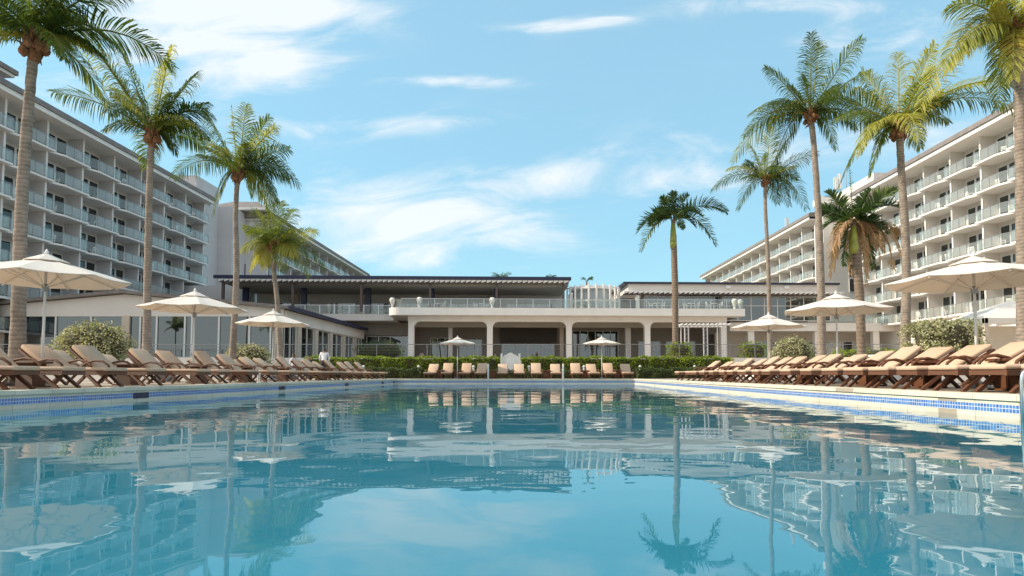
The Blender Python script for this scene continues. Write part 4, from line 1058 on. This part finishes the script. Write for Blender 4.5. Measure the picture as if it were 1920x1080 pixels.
# chairs on the hotel balconies
def wing_chairs(side, XW, y0, B, nb, ztop, pitch, nf, where, grp, prob, seed):
    r = random.Random(seed)
    for k in range(nf):
        for i in range(nb):
            if r.random() > prob: continue
            x = side*XW + side*r.uniform(.35,1.0); y = y0+i*B+r.uniform(1.6,3.2)
            st = 'top storey' if k == 0 else '%s storey from top' % ORD[k]
            chair(x, y, ztop-pitch*k+.18, side*math.pi/2+r.uniform(-.9,.9), 'white chair, %s balcony from near end, %s, %s' % (ORD[i], st, where), grp)
wing_chairs(-1, 44.5, 60.3-4.58*3, 4.58, 8, TLZ, 2.85, 7, 'left wing', 'white chairs on left wing balconies', .7, 51)
wing_chairs(1, 45.0, 55.6-4.35, 4.35, 7, TRZ, 2.93, 6, 'right wing', 'white chairs on right wing balconies', .8, 52)
# urns on the terrace parapet
up = MB().lathe([(.20,0),(.20,.08),(.10,.16),(.16,.35),(.30,.75),(.36,1.05),(.30,1.12),(.24,1.25)], n=14).build('parapet_urn', M['pot'], smooth=True); fu = True
for x, y, z, lb in ((-16.2,-.6,SZ1,'white urn at the rounded left end of the terrace parapet'),(-12.9,-1.2,SZ1,'white urn second from left on the terrace parapet'),(-4.3,-1.2,SZ1,'white urn above the second arcade column'),(25.0,-1.0,SZ1,'white urn at the right end of the parapet'),(25.9,-.5,SZ1,'plump white urn beside the last parapet urn'),
                    (-24.7,3.1,7.8,'white urn left of pair on the lower left terrace'),(-23.3,3.1,7.8,'white urn right of pair on the lower left terrace')):
    o = up if fu else up.copy()
    if not fu: COL.objects.link(o)
    fu = False; wx, wy = mloc(x, y); o.location = (wx, wy, z); tag(o, lb, 'urn', 'white urns on the terraces')
# trellis arbour under the right end of the arcade
tr = empty('garden_arbour', (0,0,0)); tag(tr, 'white lattice arbour with round beams before the last arcade column', 'arbour')
ax0, ay = (1288-990)/F*60, 60.0
for i in range(3):
    x = ax0+i*1.85
    for dx in (-.18,.18): MB().box(x+dx-.05,x+dx+.05,ay-.05,ay+.05,TZ,5.05).build('post', M['stucco_g'], tr)
    b = MB()
    for k in range(8): z = TZ+.2+k*.4; b.bar((x-.16,ay,z),(x+.16,ay,z+.32),.03,.03)
    b.build('lattice', M['stucco_g'], tr)
for y in (ay-.3, ay+.3, ay+2.2):
    MB().tube([(ax0-.6,y,5.1),(ax0+4.3,y,5.1)], .06, 8).build('beam', M['stucco_g'], tr)
b = MB()
for k in range(12): x = ax0-.5+k*.42; b.bar((x,ay-.6,5.2),(x,ay+2.6,5.2),.05,.09)
b.build('rafters', M['stucco_g'], tr)
for dx in (0,3.7): MB().box(ax0+dx-.05,ax0+dx+.05,ay+2.15,ay+2.25,TZ,5.05).build('post', M['stucco_g'], tr)
# roof-top greenery peeping over the clubhouse roof
for px, lb, s in ((940,'small green palm tuft above the clubhouse roof',1.0),(1033,'thin spiky plant above the clubhouse roof edge',.6),(1100,'small green tuft behind the white blade screen',.7)):
    p = at(px, 520, 90); r = random.Random(px); b = MB(); tones = []
    rt = empty('palm_tuft', (p.x, 90, 0)); tag(rt, lb, 'plant')
    top = 14.6 if px < 1050 else 14.2
    for k in range(9):
        a = r.uniform(0,6.28); T = Vector((math.cos(a)*1.5*s, math.sin(a)*1.5*s, top+r.uniform(-.3,.8)*s)); frond(b, tones, Vector((0,0,top-.3)), Vector((T.x*.5,T.y*.5,top+.8*s)), T, r, .5*s, 16, .5)
    co = b.build('crown', M['royal'], rt); a_ = co.data.attributes.new('tone','FLOAT','FACE'); a_.data.foreach_set('value', tones)
    MB().tube([(0,0,0),(0,0,top-.2)], .12, 8).build('trunk', M['rtrunk'], rt)

# ---------------------------------------------------------------- people
def person(x, y, z, rz, label, shirt, seated=False, bend=.05, scale=1.0):
    """one skinned body; clothes are material zones of the same surface"""
    J = {'pel':(0,0,.95),'wa':(0,bend*.4,1.10),'ch':(0,bend,1.32),'nk':(0,bend*1.1,1.47),'hd':(0,bend*1.2+.01,1.58),'ht':(0,bend*1.2,1.72),
         'sl':(-.18,bend,1.40),'el':(-.25,bend+.02,1.14),'wl':(-.22,bend+.16,.93),'fl':(-.21,bend+.20,.84),'sr':(.18,bend,1.40),'er':(.26,bend+.02,1.14),'wr':(.24,bend+.12,.91),'fr':(.23,bend+.16,.82),
         'hl':(-.09,0,.90),'kl':(-.10,.03,.50),'al':(-.10,-.02,.09),'tl':(-.11,.14,.03),'hr':(.09,0,.90),'kr':(.11,-.05,.50),'ar':(.11,-.10,.09),'tr':(.12,.06,.03)}
    if seated:
        for k_, v_ in {'pel':(0,0,.52),'wa':(0,.02,.68),'ch':(0,.05,.90),'nk':(0,.06,1.05),'hd':(0,.08,1.16),'ht':(0,.08,1.30),'sl':(-.18,.05,.98),'el':(-.25,.10,.74),'wl':(-.18,.32,.70),'fl':(-.15,.40,.70),
             'sr':(.18,.05,.98),'er':(.25,.10,.74),'wr':(.18,.32,.70),'fr':(.15,.40,.70),'hl':(-.09,.02,.50),'kl':(-.11,.44,.50),'al':(-.11,.44,.09),'tl':(-.11,.58,.03),'hr':(.09,.02,.50),'kr':(.11,.44,.50),'ar':(.11,.44,.09),'tr':(.11,.58,.03)}.items(): J[k_] = v_
    E = [('pel','wa'),('wa','ch'),('ch','nk'),('nk','hd'),('hd','ht'),('ch','sl'),('sl','el'),('el','wl'),('wl','fl'),('ch','sr'),('sr','er'),('er','wr'),('wr','fr'),('pel','hl'),('hl','kl'),('kl','al'),('al','tl'),('pel','hr'),('hr','kr'),('kr','ar'),('ar','tr')]
    RD = {'pel':.145,'wa':.125,'ch':.15,'nk':.055,'hd':.095,'ht':.075,'sl':.07,'el':.05,'wl':.036,'fl':.03,'sr':.07,'er':.05,'wr':.036,'fr':.03,'hl':.095,'kl':.068,'al':.048,'tl':.035,'hr':.095,'kr':.068,'ar':.048,'tr':.035}
    ks = list(J); me = bpy.data.meshes.new('person'); me.from_pydata([J[k] for k in ks], [(ks.index(a), ks.index(b)) for a, b in E], [])
    tmp = bpy.data.objects.new('tmp', me); COL.objects.link(tmp)
    tmp.modifiers.new('s','SKIN'); sb = tmp.modifiers.new('sub','SUBSURF'); sb.levels = 1; sb.render_levels = 1
    for i, k in enumerate(ks): sv = me.skin_vertices[0].data[i]; sv.radius = (RD[k], RD[k]*.8 if k in ('pel','wa','ch') else RD[k]); sv.use_root = (k == 'pel')
    dg = bpy.context.evaluated_depsgraph_get(); dg.update(); me2 = bpy.data.meshes.new_from_object(tmp.evaluated_get(dg)); bpy.data.objects.remove(tmp)
    me2.materials.clear()
    for mm in ('skin', shirt, 'trouser', 'hair'): me2.materials.append(M[mm])
    off = -.42 if seated else 0
    for pl in me2.polygons:
        c = pl.center; pl.use_smooth = True; zc = c.z
        if zc > 1.63+off or (zc > 1.52+off and c.y < J['hd'][1]-.02): mi = 3
        elif zc > 1.44+off and abs(c.x) < .12: mi = 0
        elif (c-Vector(J['wl'])).length < .12 or (c-Vector(J['fl'])).length < .1 or (c-Vector(J['wr'])).length < .12 or (c-Vector(J['fr'])).length < .1: mi = 0
        elif zc > (1.0 if not seated else .60): mi = 1
        else: mi = 2
        pl.material_index = mi
    o = bpy.data.objects.new('person', me2); COL.objects.link(o); o.location = (x,y,z); o.rotation_euler = (0,0,rz); o.scale = (scale,)*3
    tag(o, label, 'person'); return o
p = at(607, 690, 33.5); person(p.x, 33.5, .02, R(10), 'person in white shirt and dark trousers walking away past left loungers', 'shirtw', bend=.14)
p = at(552, 690, 35); person(p.x, 35, -.25, R(60), 'person in white top mostly hidden behind left loungers', 'shirtw')
p = at(579, 690, 36); person(p.x, 36, -.35, R(200), 'dark haired person in dark clothes behind left loungers', 'trouser')
p = at(699, 660, 62); person(p.x, 62, TZ, R(180), 'person in pink shirt before the clubhouse left windows', 'shirtp')
p = at(714, 660, 63); person(p.x, 63, TZ, R(150), 'person in dark clothes right of the pink shirted person', 'trouser')
wx, wy = mloc(1.3, 3.2); person(wx, wy, TZ, R(120), 'person in rust shirt standing under the second arch', 'shirtr')
wx, wy = mloc(-9.1, 2.6); person(wx, wy, TZ, R(90), 'person in white shirt sitting under the first arch', 'shirtw', seated=True)

wx, wy = mloc(-13.2, 3.4); person(wx, wy, TZ, R(200), 'person in pale shirt standing at the left end of the first arch', 'shirtp')
wx, wy = mloc(-4.0, 5.0); person(wx, wy, TZ, R(90), 'person in blue grey shirt half hidden behind the second arcade column', 'shirtw')
